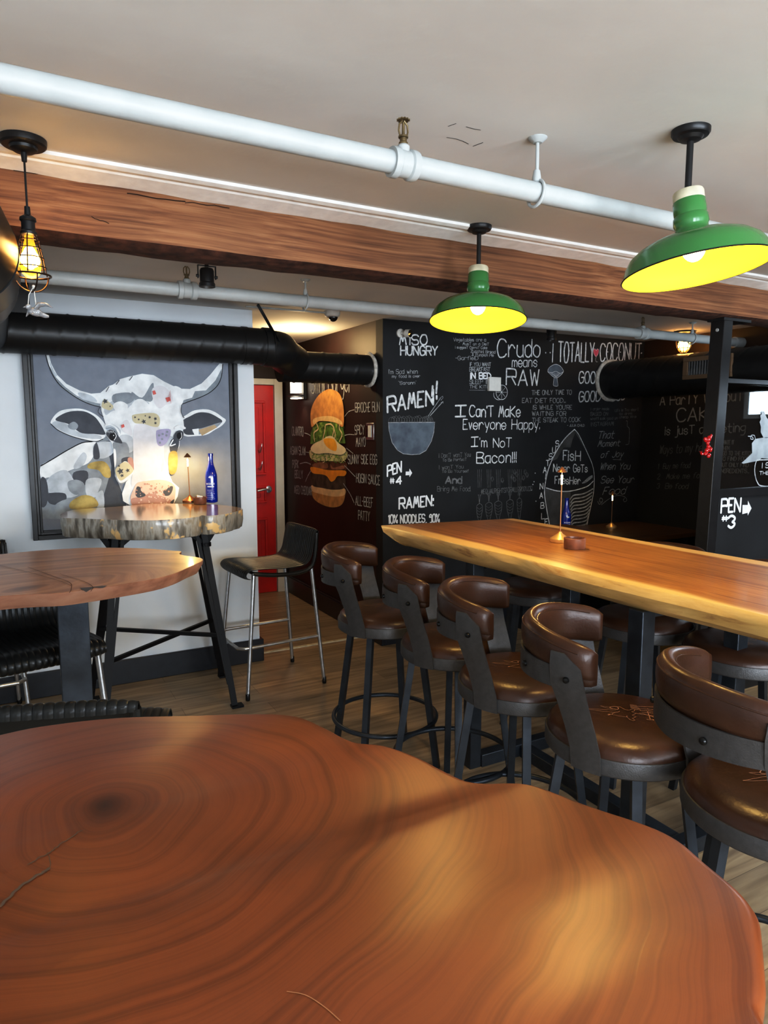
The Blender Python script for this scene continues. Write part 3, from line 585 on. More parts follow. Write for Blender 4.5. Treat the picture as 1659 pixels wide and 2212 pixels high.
B.line(t, ol, 11, 0); B.line(t, orr, 8, 0); B.line(t, [(285, 1750), (400, 1782), (520, 1785), (640, 1760), (720, 1730), (775, 1680)], 10, 0)
for k in range(11):
    y = 1830+k*36; B.line(t, [(535+k % 2*6, y+40), (570, y-2), (640, y-12), (700, y-30), (770-k*6, y-70)], 13, 1)
for k in range(4): B.line(t, [(660+k*14, 1700-k*12), (700+k*12, 1690-k*18), (765, 1640-k*6)], 9, 1)
t.build('fish_drawing', [M['chalk'], M['chalk2'], M['greyfill'], M['slate']], w_chalk, fixn=False)['label'] = 'chalk drawing of an upright fish'
# right-hand wall
t = MB()
for a in (('A ParTY WiThouT', 197, 832, 955, 788, 92, 9), ('CAKE', 350, 980, 735, 970, 125, 11), ('is jusT a meeting', 243, 1105, 975, 1075, 80, 8)): D.text(t, *a)
t.build('chalk_lettering', M['chalk2'], w_right, fixn=False)
t = MB()
for a in (('Ways to my hearT', 190, 1278, 690, 1250, 80, 5), ('1  Buy me food', 175, 1418, 470, 1405, 50, 4), ('2  Make me food', 168, 1512, 620, 1500, 52, 4), ('3  Be food', 165, 1595, 450, 1600, 50, 4)): D.text(t, *a, slant=.3)
t.build('chalk_lettering', M['chalk3'], w_right, fixn=False)
t = MB()
for a in (('I HATE IT', 757, 1190, 872, 1190, 38, 6), ('WHEN', 755, 1243, 830, 1243, 36, 6), ('I GO TO THE KITCHEN', 748, 1290, 1078, 1292, 38, 6), ('TO FIND FOOD', 748, 1340, 1012, 1342, 38, 6), ('BUT ONLY FIND', 745, 1397, 1005, 1398, 38, 6), ('INGREDIENTS...', 742, 1452, 1010, 1454, 38, 6)): D.text(t, *a)
t.build('chalk_lettering', M['chalk2'], w_right, fixn=False)
# dark lower half of the right wall (chalkboard paint)
struct(MB().box((XR-.0015, 2.5, 0), (XR, YC, 1.93)).build('wall_right_chalkboard', M['chalk_wall']))
# ------------------------------------------------------------------ burger mural on the hallway wall
t = MB(); ms = ['bun', 'bunl', 'lett', 'lett2', 'mayo', 'eggw', 'yolk', 'slaw', 'pork', 'pork2', 'chee', 'patty', 'chalk2']; ix = {k: i for i, k in enumerate(ms)}; off = [.001]
def hp_(pts, k, sm=True): off[0] += .0004; H.poly(t, pts, ix[k], sm, off[0])
hp_([(485, 1365), (560, 1385), (650, 1398), (720, 1392), (718, 1470), (690, 1515), (630, 1528), (560, 1510), (500, 1470), (482, 1420)], 'bun'); hp_([(485, 1365), (560, 1385), (650, 1398), (720, 1392), (718, 1440), (640, 1450), (560, 1435), (484, 1410)], 'bunl')
hp_([(483, 1270), (560, 1285), (640, 1320), (718, 1295), (720, 1385), (640, 1400), (560, 1388), (483, 1365)], 'patty')
hp_([(480, 1195), (600, 1190), (722, 1195), (727, 1262), (600, 1270), (480, 1245)], 'pork')
hp_([(490, 1215), (580, 1200), (600, 1240), (560, 1250), (500, 1240)], 'pork2'); hp_([(620, 1210), (640, 1240), (710, 1225), (715, 1250), (630, 1252)], 'pork2')
hp_([(480, 1235), (600, 1258), (725, 1262), (722, 1300), (670, 1302), (650, 1330), (622, 1342), (595, 1305), (560, 1290), (490, 1280)], 'chee')
hp_([(470, 1115), (540, 1120), (650, 1125), (735, 1120), (738, 1170), (700, 1195), (600, 1192), (520, 1190), (475, 1170)], 'slaw')
rs = random.Random(2)
for _ in range(60):
    x, y = rs.uniform(480, 725), rs.uniform(1120, 1185); off[0] += .00003; H.line(t, [(x, y), (x+rs.uniform(-10, 10), y+15), (x+rs.uniform(-25, 25), y+25)], 6, ix[rs.choice(['lett2', 'mayo', 'slaw', 'lett'])], off=off[0])
hp_([(475, 1070), (478, 990), (500, 930), (560, 910), (610, 890), (632, 870), (655, 905), (710, 940), (722, 1000), (730, 1065), (700, 1065), (640, 1050), (560, 1060)], 'lett', False)
for _ in range(70):
    x, y = rs.uniform(490, 710), rs.uniform(905, 1045); off[0] += .00003; H.poly(t, [(x, y), (x+rs.uniform(5, 28), y+rs.uniform(-8, 8)), (x+rs.uniform(-5, 15), y+rs.uniform(10, 40))], ix[rs.choice(['lett2', 'lett'])], off=off[0])
hp_([(480, 1110), (500, 1070), (560, 1040), (600, 1014), (640, 1015), (680, 1060), (730, 1100), (730, 1130), (690, 1148), (600, 1135), (520, 1140)], 'eggw'); hp_([(575, 1035), (640, 1030), (668, 1070), (665, 1118), (630, 1112), (590, 1080)], 'yolk')
off[0] += .0005
for p_ in ([(520, 915), (535, 960), (505, 990), (510, 1050)], [(590, 930), (580, 990), (565, 1050)], [(590, 930), (625, 925), (650, 955), (640, 1010)], [(650, 955), (660, 1000), (655, 1030)], [(690, 930), (690, 960), (710, 1000), (690, 1050)]): H.line(t, p_, 11, ix['mayo'], off=off[0])
hp_([(485, 940), (480, 850), (498, 780), (540, 715), (590, 680), (630, 673), (690, 705), (716, 780), (722, 860), (715, 945), (660, 915), (600, 905), (540, 905), (500, 940)], 'bun')
hp_([(505, 930), (500, 890), (560, 870), (640, 870), (700, 900), (708, 930), (660, 915), (600, 905), (540, 905)], 'bunl')
for a in (('Small Burger', 480, 705, 775, 690, 150, 9), ('BRIOCHE BUN', 798, 838, 975, 833, 68, 7), ('CiLANTRO', 340, 1005, 422, 1010, 64, 7), ('SPiCY', 795, 1000, 862, 998, 68, 7), ('MAYO', 803, 1088, 872, 1085, 66, 7), ('ASiAN SLAW', 328, 1143, 438, 1148, 60, 6), ('SUNNY SiDE EGG', 745, 1210, 955, 1215, 66, 7), ('PORK', 343, 1240, 388, 1243, 58, 6), ('BELLY', 360, 1313, 418, 1318, 58, 6), ('HOiSiN SAUCE', 805, 1345, 975, 1365, 66, 7), ('AGED CHEDDAR', 357, 1425, 482, 1440, 58, 6), ('ALL-BEEF', 800, 1510, 925, 1528, 68, 7), ('PATTY', 820, 1615, 902, 1628, 68, 7)):
    H.text(t, *a, mi=ix['chalk2'])
for p_ in ([(790, 822), (750, 835), (720, 872)], [(430, 990), (460, 1000), (482, 1018)], [(792, 1003), (750, 1000), (715, 1010)], [(442, 1128), (475, 1133)], [(398, 1212), (440, 1203), (475, 1216)], [(735, 1100), (782, 1138)], [(437, 1342), (455, 1300), (475, 1265)], [(720, 1225), (797, 1305)], [(712, 1355), (760, 1430), (790, 1495)]): H.line(t, p_, 6, ix['chalk2'])
t.build('burger_mural', [M[k] for k in ms], w_hall, fixn=False)['label'] = 'painted burger mural with lettered ingredients'
# ================================================================== COW PAINTING
pt = thing('framed_painting', 'large framed painting of a white horned cow on the white wall', 'painting', loc=tuple(aty(290, 1140, YB-.02)))
yF = YB-.04; pL, pR = .100, 1.292; pB, pT = .925, 2.02
f = MB()
def frame_ring(l, r, b, t_, w, y0, y1, mi): f.box((l, y0, b), (l+w, y1, t_), mi); f.box((r-w, y0, b), (r, y1, t_), mi); f.box((l+w, y0, b), (r-w, y1, b+w), mi); f.box((l+w, y0, t_-w), (r-w, y1, t_), mi)
frame_ring(pL, pR, pB, pT, .026, YB-.055, YB, 0); frame_ring(pL+.026, pR-.026, pB+.026, pT-.026, .014, YB-.028, YB, 1); frame_ring(pL+.040, pR-.040, pB+.04, pT-.04, .012, YB-.042, YB, 0)
bevel(f.build('frame', [M['black'], M['gunmetal']], pt, world=True), .002)
MB().box((pL+.05, YB-.031, pB+.05), (pR-.05, YB, pT-.05)).build('canvas', M['cbg'], pt, world=True)
t = MB(); ms = ['cw', 'cl', 'cm', 'cd', 'ck', 'cgold', 'ccream', 'cpink', 'cpale', 'clil', 'cred', 'cpk2', 'ctan']; ix = {k: i for i, k in enumerate(ms)}; off = [.0002]
def kp(pts, k, sm=True): off[0] += .00022; K.poly(t, pts, ix[k], sm, off[0])
def kl(pts, w, k): off[0] += .0001; K.line(t, pts, w, ix[k], off=off[0])
# body
kp([(154, 850), (240, 800), (340, 740), (440, 692), (520, 680), (600, 640), (660, 700), (680, 900), (720, 1050), (760, 1160), (600, 1215), (156, 1215)], 'cm', False)
kp([(154, 850), (240, 800), (340, 742), (440, 694), (530, 682), (525, 760), (480, 830), (380, 870), (260, 920), (200, 930), (155, 935)], 'cw')
kl([(154, 850), (240, 800), (340, 740), (440, 690), (520, 680), (600, 640)], 7, 'ck')
kp([(600, 690), (650, 690), (672, 760), (668, 900), (700, 1000), (740, 1100), (720, 1135), (580, 1130), (615, 960), (640, 850)], 'cd')
for pts, k in (([(520, 700), (640, 685), (652, 760), (580, 800), (530, 775)], 'cl'), ([(540, 690), (560, 790), (520, 800), (515, 730)], 'cd'), ([(380, 895), (470, 885), (475, 950), (430, 1005), (380, 965)], 'cd'), ([(475, 940), (570, 940), (552, 1020), (522, 1070), (475, 1060), (460, 1000)], 'cl'), ([(190, 960), (250, 900), (330, 880), (385, 955), (420, 1040), (330, 1070), (205, 1030)], 'cl'), ([(340, 960), (400, 945), (450, 970), (450, 1020), (400, 1050), (350, 1020)], 'cm'), ([(195, 1050), (230, 1035), (320, 1040), (325, 1090), (270, 1118), (210, 1105)], 'cd'), ([(154, 940), (190, 945), (205, 1040), (190, 1120), (155, 1120)], 'cd'), ([(530, 1060), (580, 1020), (590, 1130), (550, 1150)], 'cl'), ([(380, 850), (440, 760), (470, 780), (450, 840), (400, 870)], 'cl'), ([(250, 1120), (350, 1080), (360, 1180), (260, 1200)], 'cm'), ([(480, 840), (520, 822), (590, 820), (630, 870), (632, 928), (590, 925), (550, 880), (480, 866)], 'cgold'), ([(358, 1100), (440, 1052), (520, 1068), (542, 1130), (370, 1148)], 'cgold')): kp(pts, k)
# horns
kp([(186, 77), (207, 77), (225, 145), (265, 222), (330, 285), (420, 330), (500, 352), (590, 345), (600, 450), (560, 442), (500, 428), (430, 398), (350, 347), (280, 288), (235, 222), (205, 150)], 'cw', False)
kp([(205, 150), (235, 222), (280, 288), (350, 347), (430, 398), (500, 428), (560, 442), (565, 422), (490, 405), (400, 365), (320, 305), (258, 240)], 'cm', False)
kp([(215, 130), (240, 190), (265, 225), (250, 230), (225, 180)], 'cl'); kp([(410, 345), (500, 365), (540, 410), (440, 390)], 'cl')
kl([(188, 85), (205, 150), (235, 222), (280, 288), (350, 347), (430, 398), (500, 428), (565, 445)], 5, 'ck')
kp([(1385, 144), (1408, 148), (1398, 230), (1372, 292), (1320, 342), (1250, 378), (1180, 402), (1130, 425), (1100, 400), (1110, 318), (1180, 320), (1260, 282), (1320, 222), (1362, 170)], 'cw', False)
kp([(1398, 180), (1398, 230), (1372, 292), (1320, 342), (1250, 378), (1180, 402), (1130, 425), (1125, 400), (1195, 380), (1215, 335), (1290, 330), (1355, 262)], 'cm', False)
kl([(1405, 150), (1397, 230), (1372, 292), (1320, 342), (1250, 378), (1180, 404), (1125, 425)], 5, 'ck')
# ears
kp([(222, 560), (235, 520), (280, 475), (350, 457), (440, 458), (520, 490), (570, 530), (610, 590), (605, 640), (540, 682), (440, 665), (350, 640), (270, 602)], 'cw')
kp([(228, 565), (260, 540), (330, 560), (400, 610), (470, 625), (560, 640), (560, 665), (440, 655), (340, 630), (270, 595)], 'cl')
kp([(255, 535), (290, 500), (360, 474), (450, 474), (520, 508), (560, 556), (590, 608), (592, 635), (520, 630), (440, 625), (390, 598), (340, 560)], 'cd')
kp([(340, 570), (380, 545), (410, 570), (395, 600), (355, 595)], 'cm'); kl([(222, 560), (270, 602), (350, 640), (440, 667), (530, 682), (580, 665)], 5, 'ck')
kp([(1110, 535), (1160, 495), (1210, 468), (1290, 460), (1350, 478), (1400, 512), (1427, 535), (1400, 572), (1350, 602), (1290, 636), (1200, 645), (1150, 645), (1100, 610)], 'cw')
kp([(1125, 545), (1180, 508), (1240, 482), (1310, 486), (1370, 515), (1402, 545), (1350, 590), (1280, 625), (1200, 636), (1140, 625)], 'cd')
kp([(1195, 600), (1260, 590), (1370, 555), (1395, 555), (1340, 600), (1230, 635)], 'cm'); kp([(1195, 598), (1240, 592), (1240, 635), (1210, 635)], 'cw', False); kp([(1238, 602), (1350, 566), (1366, 585), (1262, 642)], 'ctan', False)
# head
kp([(565, 345), (620, 300), (650, 290), (700, 252), (760, 235), (850, 215), (930, 225), (1000, 268), (1070, 302), (1125, 320), (1145, 370), (1118, 420), (1120, 480), (1135, 540), (1140, 590), (1110, 650), (1108, 710), (1085, 760), (1060, 850), (1035, 900), (1060, 960), (1105, 1000), (1095, 1060), (1062, 1122), (780, 1128), (720, 1092), (712, 1040), (740, 960), (690, 972), (663, 920), (652, 750), (640, 690), (600, 640), (598, 560), (570, 470), (565, 400)], 'cw', False)
for pts, k in (([(590, 440), (650, 400), (720, 350), (790, 360), (850, 390), (900, 420), (860, 440), (780, 430), (740, 460), (650, 470), (600, 500)], 'cl'), ([(780, 340), (850, 380), (910, 290), (930, 290), (920, 400), (860, 400), (790, 390)], 'cm'), ([(650, 360), (760, 345), (800, 380), (760, 420), (660, 420)], 'cm'), ([(650, 430), (700, 405), (750, 430), (740, 470), (680, 480)], 'cw'), ([(770, 450), (800, 400), (850, 390), (900, 430), (930, 480), (850, 500), (790, 490)], 'cw'), ([(1070, 300), (1125, 322), (1140, 375), (1112, 440), (1060, 420), (1050, 350)], 'cw'),
               ([(650, 690), (700, 695), (780, 710), (800, 800), (790, 880), (740, 960), (690, 970), (662, 905), (655, 760)], 'cm'), ([(700, 640), (780, 650), (790, 740), (740, 760), (690, 720)], 'cl'), ([(1000, 640), (1060, 650), (1095, 700), (1080, 770), (1050, 850), (1010, 820), (1000, 740)], 'cl'), ([(1050, 670), (1100, 660), (1100, 720), (1070, 780), (1040, 740)], 'cd'), ([(940, 800), (990, 790), (1000, 870), (960, 890)], 'cl'), ([(600, 580), (640, 560), (700, 600), (690, 640), (620, 620)], 'cl'),
               ([(790, 600), (830, 560), (920, 560), (990, 620), (1000, 740), (980, 900), (1040, 960), (900, 940), (780, 990), (790, 850)], 'cpale'), ([(655, 735), (668, 745), (672, 820), (662, 860), (655, 800)], 'cw'), ([(675, 700), (740, 690), (760, 760), (700, 800), (680, 760)], 'cm'), ([(710, 800), (770, 790), (760, 840), (720, 850)], 'cd'), ([(750, 800), (785, 800), (792, 885), (765, 880)], 'cpk2'),
               ([(672, 870), (700, 840), (740, 818), (792, 880), (765, 930), (750, 945), (715, 965), (690, 960), (672, 912)], 'cw'), ([(672, 865), (735, 820), (790, 878), (745, 925), (700, 950), (670, 905)], 'ccream'), ([(780, 515), (800, 495), (930, 486), (970, 520), (965, 575), (925, 580), (860, 560), (800, 555)], 'ccream'), ([(570, 440), (588, 390), (620, 410), (652, 440), (632, 466), (600, 460)], 'ccream'),
               ([(915, 330), (960, 298), (1010, 310), (1058, 370), (1050, 418), (1010, 430), (972, 455), (935, 420)], 'cpale'), ([(700, 570), (745, 532), (775, 590), (778, 640), (720, 612)], 'cpale'), ([(945, 622), (965, 600), (1045, 600), (1030, 670), (990, 712), (955, 700)], 'clil'), ([(1035, 765), (1090, 758), (1085, 885), (1038, 900)], 'cgold')): kp(pts, k)
kp([(770, 1060), (790, 1010), (820, 965), (900, 950), (980, 945), (1040, 960), (1078, 1000), (1072, 1080), (1050, 1114), (900, 1122), (790, 1124), (772, 1090)], 'cpink'); kp([(775, 1075), (850, 1060), (900, 1040), (960, 1050), (1040, 1080), (1045, 1114), (900, 1122), (790, 1122)], 'cpk2')
for pts in ([(818, 990), (838, 998), (842, 1020), (872, 1045), (862, 1060), (822, 1067), (803, 1045), (808, 1005)], [(1060, 990), (1056, 1022), (1035, 1052), (1002, 1052), (994, 1022), (1018, 1010), (1035, 992)], [(1042, 1100), (1070, 1078), (1060, 1112)]): kp(pts, 'cd')
for (x, y, r_) in [(rs.uniform(800, 1040), rs.uniform(970, 1110), rs.uniform(3, 8)) for _ in range(60)]: off[0] += .00003; K.poly(t, circ(x, y, r_, n=6), ix['cpk2' if y < 1050 else 'cpink'], off=off[0])
for (x, y, r_) in ((700, 885, 22), (712, 915, 12), (750, 880, 14), (690, 850, 8), (800, 515, 8), (825, 530, 8), (860, 545, 16), (900, 515, 10), (940, 525, 12), (940, 555, 10), (870, 505, 6), (595, 405, 18), (628, 440, 6)):
    kp([(x+r_*(1.15 if k % 2 else .5)*math.cos(k*.6283), y+r_*(1.15 if k % 2 else .5)*math.sin(k*.6283)) for k in range(10)], 'cd', False)
for (x, y) in ((965, 640), (990, 630), (985, 665), (1015, 640), (970, 690), (1020, 615)): kp(circ(x, y, 8, n=8), 'cm', False)
K.text(t, 'JUSTE', 940, 360, 985, 440, 26, 5, mi=ix['cred']); K.text(t, 'JUST', 730, 590, 772, 635, 22, 4, mi=ix['cred'])
kp([(1008, 382), (1035, 375), (1042, 400), (1020, 412)], 'cred', False); kp([(918, 335), (935, 330), (945, 355), (925, 362)], 'cred', False); kp([(703, 570), (722, 562), (728, 580), (708, 590)], 'cred', False)
for x in range(0, 80, 11): kl([(1040-x*.4+0, 330+x), (1045, 420-x*.2)], 1.2, 'cred') if x < 40 else None
# eyes
kp([(600, 625), (625, 600), (660, 612), (690, 650), (712, 692), (680, 690), (650, 680), (625, 665)], 'cd'); kp(circ(645, 648, 24, 26, 12), 'ck', False); kl([(660, 620), (670, 645), (655, 672)], 4, 'cw'); kp(circ(652, 640, 4, n=6), 'cw', False)
kl([(598, 570), (630, 565), (670, 590), (690, 630)], 12, 'cw'); kl([(600, 592), (640, 590), (680, 625)], 7, 'cm')
for k in range(6): kl([(602+k*10, 622-k % 2*3), (596+k*10, 608)], 3, 'cw')
kp([(1065, 640), (1085, 612), (1110, 605), (1132, 622), (1120, 665), (1085, 680), (1065, 665)], 'cd'); kp(circ(1103, 642, 19, 24, 12), 'ck', False); kl([(1115, 622), (1118, 650), (1105, 668)], 4, 'cw')
kl([(1075, 590), (1105, 575), (1140, 590)], 16, 'cw'); kl([(1060, 670), (1040, 710), (1075, 700)], 8, 'cw')
for p_ in ([(620, 305), (600, 340)], [(690, 262), (670, 290)], [(780, 235), (760, 262)], [(560, 440), (545, 480), (580, 510)], [(1118, 430), (1115, 480), (1135, 520)]): kl(p_, 5, 'cd')
t.build('cow_picture', [M[k] for k in ms], pt, world=True, fixn=False)['label'] = 'white and grey cow head with long curved horns'
# ================================================================== PIPES
def fitting(mb, x, Y, z, r, s=1.0):
    """grooved tee around a pipe running along x"""
    mb.lathe([(r, -.034*s), (r*1.32, -.034*s), (r*1.36, -.028*s), (r*1.36, -.018*s), (r*1.2, -.015*s), (r*1.17, .012*s), (r*1.36, .016*s), (r*1.36, .028*s), (r*1.3, .034*s), (r, .034*s)], 28, (x, Y, z), axis=(1, 0, 0))
    mb.lathe([(r*.62, r*.8), (r*.6, r*1.55), (r*.45, r*1.7), (0, r*1.7)], 16, (x, Y, z))
def sprinkler(root, x, Y, z, k=1.0):
    m = MB()
    m.lathe([(.006*k, 0), (.011*k, 0), (.011*k, .006*k), (.0085*k, .008*k), (.0085*k, .016*k), (.012*k, .017*k), (.012*k, .021*k), (.004*k, .024*k), (.0035*k, .03*k)], 14, (x, Y, z))
    for sgn in (-1, 1): m.tube([(x+sgn*.009*k, Y, z+.02*k), (x+sgn*.0125*k, Y, z+.032*k), (x+sgn*.011*k, Y, z+.046*k), (x+sgn*.002*k, Y, z+.056*k)], .0022*k, 8)
    m.tube([(x, Y, z+.024*k), (x, Y, z+.052*k)], .0035*k, 8)
    vs = []
    for i in range(24): a = 2*PI*i/24; rr = (.0165 if i % 2 else .0125)*k; vs += [(x+rr*math.cos(a), Y+rr*math.sin(a), z+.056*k), (x+rr*math.cos(a), Y+rr*math.sin(a), z+.0585*k)]
    m.add(vs, [tuple(range(0, 48, 2)), tuple(range(1, 48, 2))]+[(2*i, 2*((i+1) % 24), 2*((i+1) % 24)+1, 2*i+1) for i in range(24)])
    m.build('sprinkler_head', M['brass'], root, world=True)
def hanger(root, x, Y, z, r, zc):
    m = MB(); m.lathe([(0, -.012), (.012, -.012), (.02, -.006), (.026, 0), (.026, .001)], 20, (x, Y, zc-.001))
    m.tube([(x, Y, zc-.01), (x+.001, Y, z+r+.028)], .005, 10); m.lathe([(.005, .02), (.009, .018), (.012, 0), (.012, -.01), (.006, -.014)], 14, (x, Y, z+r+.012))
    m.tube([(x+.004*math.sin(2*PI*i/24), Y+(r+.006)*math.cos(2*PI*i/24), z-.003+(r+.008)*math.sin(2*PI*i/24)) for i in range(24)], .0045, 8, closed=True)
    m.build('pipe_hanger', M['white'], root, world=True)
YP, ZP, RP = 1.503, 2.181, .026
p1 = thing('sprinkler_pipe', 'nearest white sprinkler pipe crossing the ceiling in front of the timber beam', 'pipe', 'white sprinkler pipes', loc=(1.3, YP, ZP))
m = MB().tube([(-.9, YP, ZP), (XR, YP, ZP)], RP, 28); m.build('pipe', M['white'], p1, world=True)
x = aty(871, 350, YP).x; m = MB(); fitting(m, x, YP, ZP, RP, 1.0); m.build('tee_fitting', M['white'], p1, world=True); sprinkler(p1, x, YP, ZP+RP*1.65, 1.0)
hanger(p1, 1.292, YP, ZP, RP, ZN)
YQ, ZQ, RQ = 3.30, 2.182, .030
p2 = thing('sprinkler_pipe', 'farther white sprinkler pipe running behind the timber beam', 'pipe', 'white sprinkler pipes', loc=(2.6, YQ, ZQ))
xe = aty(1612, 742, YQ).x-.12
xe = min(xe, XR-.16)
MB().tube([(-.9, YQ, ZQ), (XR, YQ, ZQ)], RQ, 24).build('pipe', M['white'], p2, world=True)
MB().tube([(XR-.09, YQ, ZQ), (XR-.001, YQ, ZQ)], RQ*1.3, 20).build('end_fitting', M['white'], p2, world=True)
for px_ in (405, 1391):
    x = aty(px_, 650, YQ).x; m = MB(); fitting(m, x, YQ, ZQ, RQ, 1.25); m.build('tee_fitting', M['white'], p2, world=True); sprinkler(p2, x, YQ, ZQ+RQ*1.6, 1.1)
for px_ in (660, 1499): hanger(p2, aty(px_, 650, YQ).x, YQ, ZQ, RQ, ZF)
# ================================================================== DUCTS
def duct(mb, path, r, pitch=.12, slant=.35, n=44, step=.010, ridge=.0035, start=0):
    """spiral-seam duct along a path"""
    P = [Vector(p) for p in path]; seg = []
    for a, b in zip(P[:-1], P[1:]):
        k = max(1, int((b-a).length/step))
        for i in range(k): seg.append(a.lerp(b, i/k))
    seg.append(P[-1]); prev = None; vs = []; s = start; m_ = len(seg)
    for i, p in enumerate(seg):
        d = (seg[min(i+1, m_-1)]-seg[max(i-1, 0)]).normalized()
        if i: s += (p-seg[i-1]).length
        x = d.cross(Vector((0, 0, 1))).normalized() if prev is None else (prev-d*prev.dot(d)).normalized()
        prev = x; y = d.cross(x)
        for k in range(n):
            a = 2*PI*k/n; q = ((s+slant*r*math.sin(a))/pitch) % 1.0
            rr = r+(ridge if q < .09 else 0)
            vs.append(p+(x*math.cos(a)+y*math.sin(a))*rr)
    fs = [(i*n+k, i*n+(k+1) % n, (i+1)*n+(k+1) % n, (i+1)*n+k) for i in range(m_-1) for k in range(n)]
    fs += [tuple(range(n-1, -1, -1)), tuple((m_-1)*n+k for k in range(n))]
    return mb.add(vs, fs, 0, True)
dl = thing('ventilation_duct', 'black spiral air duct running along the white wall above the cow painting', 'duct', 'black air ducts', loc=(.8, 4.12, 2.04))
YD, ZD, RD = 4.10, 2.043, .108
duct(MB(), [(-.2, YD, ZD), (1.43, YD, ZD)], RD).build('duct_run', M['duct'], dl, world=True, sharp=60)
m = MB(); el = [Vector((1.43, YD, ZD))]+[Vector((1.43+.13*math.sin(R(a)), YD+.13-.13*math.cos(R(a)), ZD-.01)) for a in range(8, 61, 8)]+[Vector((1.60, 4.25, ZD-.03)), Vector((1.70, 4.32, 1.975))]
m.tube(el, [RD+.005]*2+[RD+.003]*(len(el)-2), 36); m.tube([(1.27, YD, ZD), (1.30, YD, ZD)], RD+.004, 36); m.tube([(1.40, YD, ZD), (1.44, YD, ZD)], RD+.007, 36)
m.build('duct_elbow', M['duct'], dl, world=True)
duct(MB(), [(1.60, 4.345, 1.955), (XH, 4.345, 1.955)], .103, pitch=.13).build('duct_run', M['duct'], dl, world=True, sharp=60)
m = MB(); m.tube([(XH-.03, 4.345+.104*math.cos(2*PI*i/30)+random.uniform(-.003, .003), 1.955+.108*math.sin(2*PI*i/30)+random.uniform(-.004, .004)) for i in range(30)], .014, 10, closed=True); m.build('foam_seal', M['foam'], dl, world=True)
m = MB(); m.bar((1.37, YD-.02, ZF), (1.47, YD-.11, ZD+.02), .03, .003, up=(1, 0, 0)); m.tube([(1.45, YD+(RD+.006)*math.cos(2*PI*i/30), ZD+(RD+.006)*math.sin(2*PI*i/30)) for i in range(30)], .004, 6, closed=True); m.build('hanging_strap', M['black'], dl, world=True)
bevel(MB().box((-.12, YD-.07, ZD+RD-.02), (.145, YD+.1, ZF)).build('duct_riser', M['black'], dl, world=True), .004)
# big gored elbow at the left edge of the picture
db = thing('ventilation_duct', 'large black gored duct elbow hanging at the left end of the timber beam', 'duct', 'black air ducts', loc=(-.1, 2.3, 2.0))
m = MB(); duct(m, [(-.08, YD-.12, 2.03), (-.08, 3.4, 2.02), (-.08, 2.75, 2.0)], .115, pitch=.035, slant=.0, ridge=.003)
m.build('ribbed_duct', M['duct'], db, world=True, sharp=60)
m = MB(); m.tube([(-.08, 2.80, 2.0), (-.082, 2.62, 1.99), (-.084, 2.42, 1.985)], [.118, .134, .142], 40); m.tube([(-.084, 2.44, 1.985), (-.084, 2.26, 1.99)], .145, 40)
m.tube([(-.084, 2.28, 1.99), (-.09, 2.12, 2.01)], .149, 40); m.tube([(-.09, 2.14, 2.008), (-.13, 1.96, 2.05)], .150, 40); m.tube([(-.12, 1.98, 2.04), (-.28, 1.82, 2.1), (-.8, 1.6, 2.14)], .150, 40)
m.build('gored_elbow', M['duct'], db, world=True, sharp=25)
# right-hand duct
XD, ZR, RR = 4.45, 1.945, .152
dr = thing('ventilation_duct', 'black spiral air duct coming out of the chalkboard wall with a slotted register', 'duct', 'black air ducts', loc=(XD, 3.3, ZR))
duct(MB(), [(XD, YC, ZR), (XD, 2.62, ZR)], RR, pitch=.15, slant=.5).build('duct_run', M['duct'], dr, world=True, sharp=60)
MB().tube([(XD, 2.62, ZR), (XD, 2.50, ZR)], RR+.006, 40).tube([(XD, 2.53, ZR), (XD, 1.4, ZR)], RR, 40).build('duct_collar', M['duct'], dr, world=True)
m = MB(); m.tube([(XD+(RR+.004)*math.cos(2*PI*i/36), YC-.015, ZR+(RR+.006)*math.sin(2*PI*i/36)+random.uniform(-.004, .004)) for i in range(36)], .017, 10, closed=True); m.build('foam_seal', M['foam'], dr, world=True)
m = MB(); gx = XD-RR-.012; ya, yb, za, zb = 2.98, 3.36, 1.895, 2.05
m.box((gx, ya, za), (gx+.02, yb, za+.03)); m.box((gx, ya, zb-.03), (gx+.02, yb, zb)); m.box((gx, ya, za+.03), (gx+.02, ya+.04, zb-.03)); m.box((gx, yb-.04, za+.03), (gx+.02, yb, zb-.03))
gr = bevel(m.build('register_grille', M['tan'], dr, world=True), .002)
m = MB()
for i in range(14): yy = ya+.05+i*(yb-ya-.1)/13; m.box((gx+.004, yy-.004, za+.03), (gx+.014, yy+.004, zb-.03))
m.build('grille_bars', M['alu'], gr, world=True)
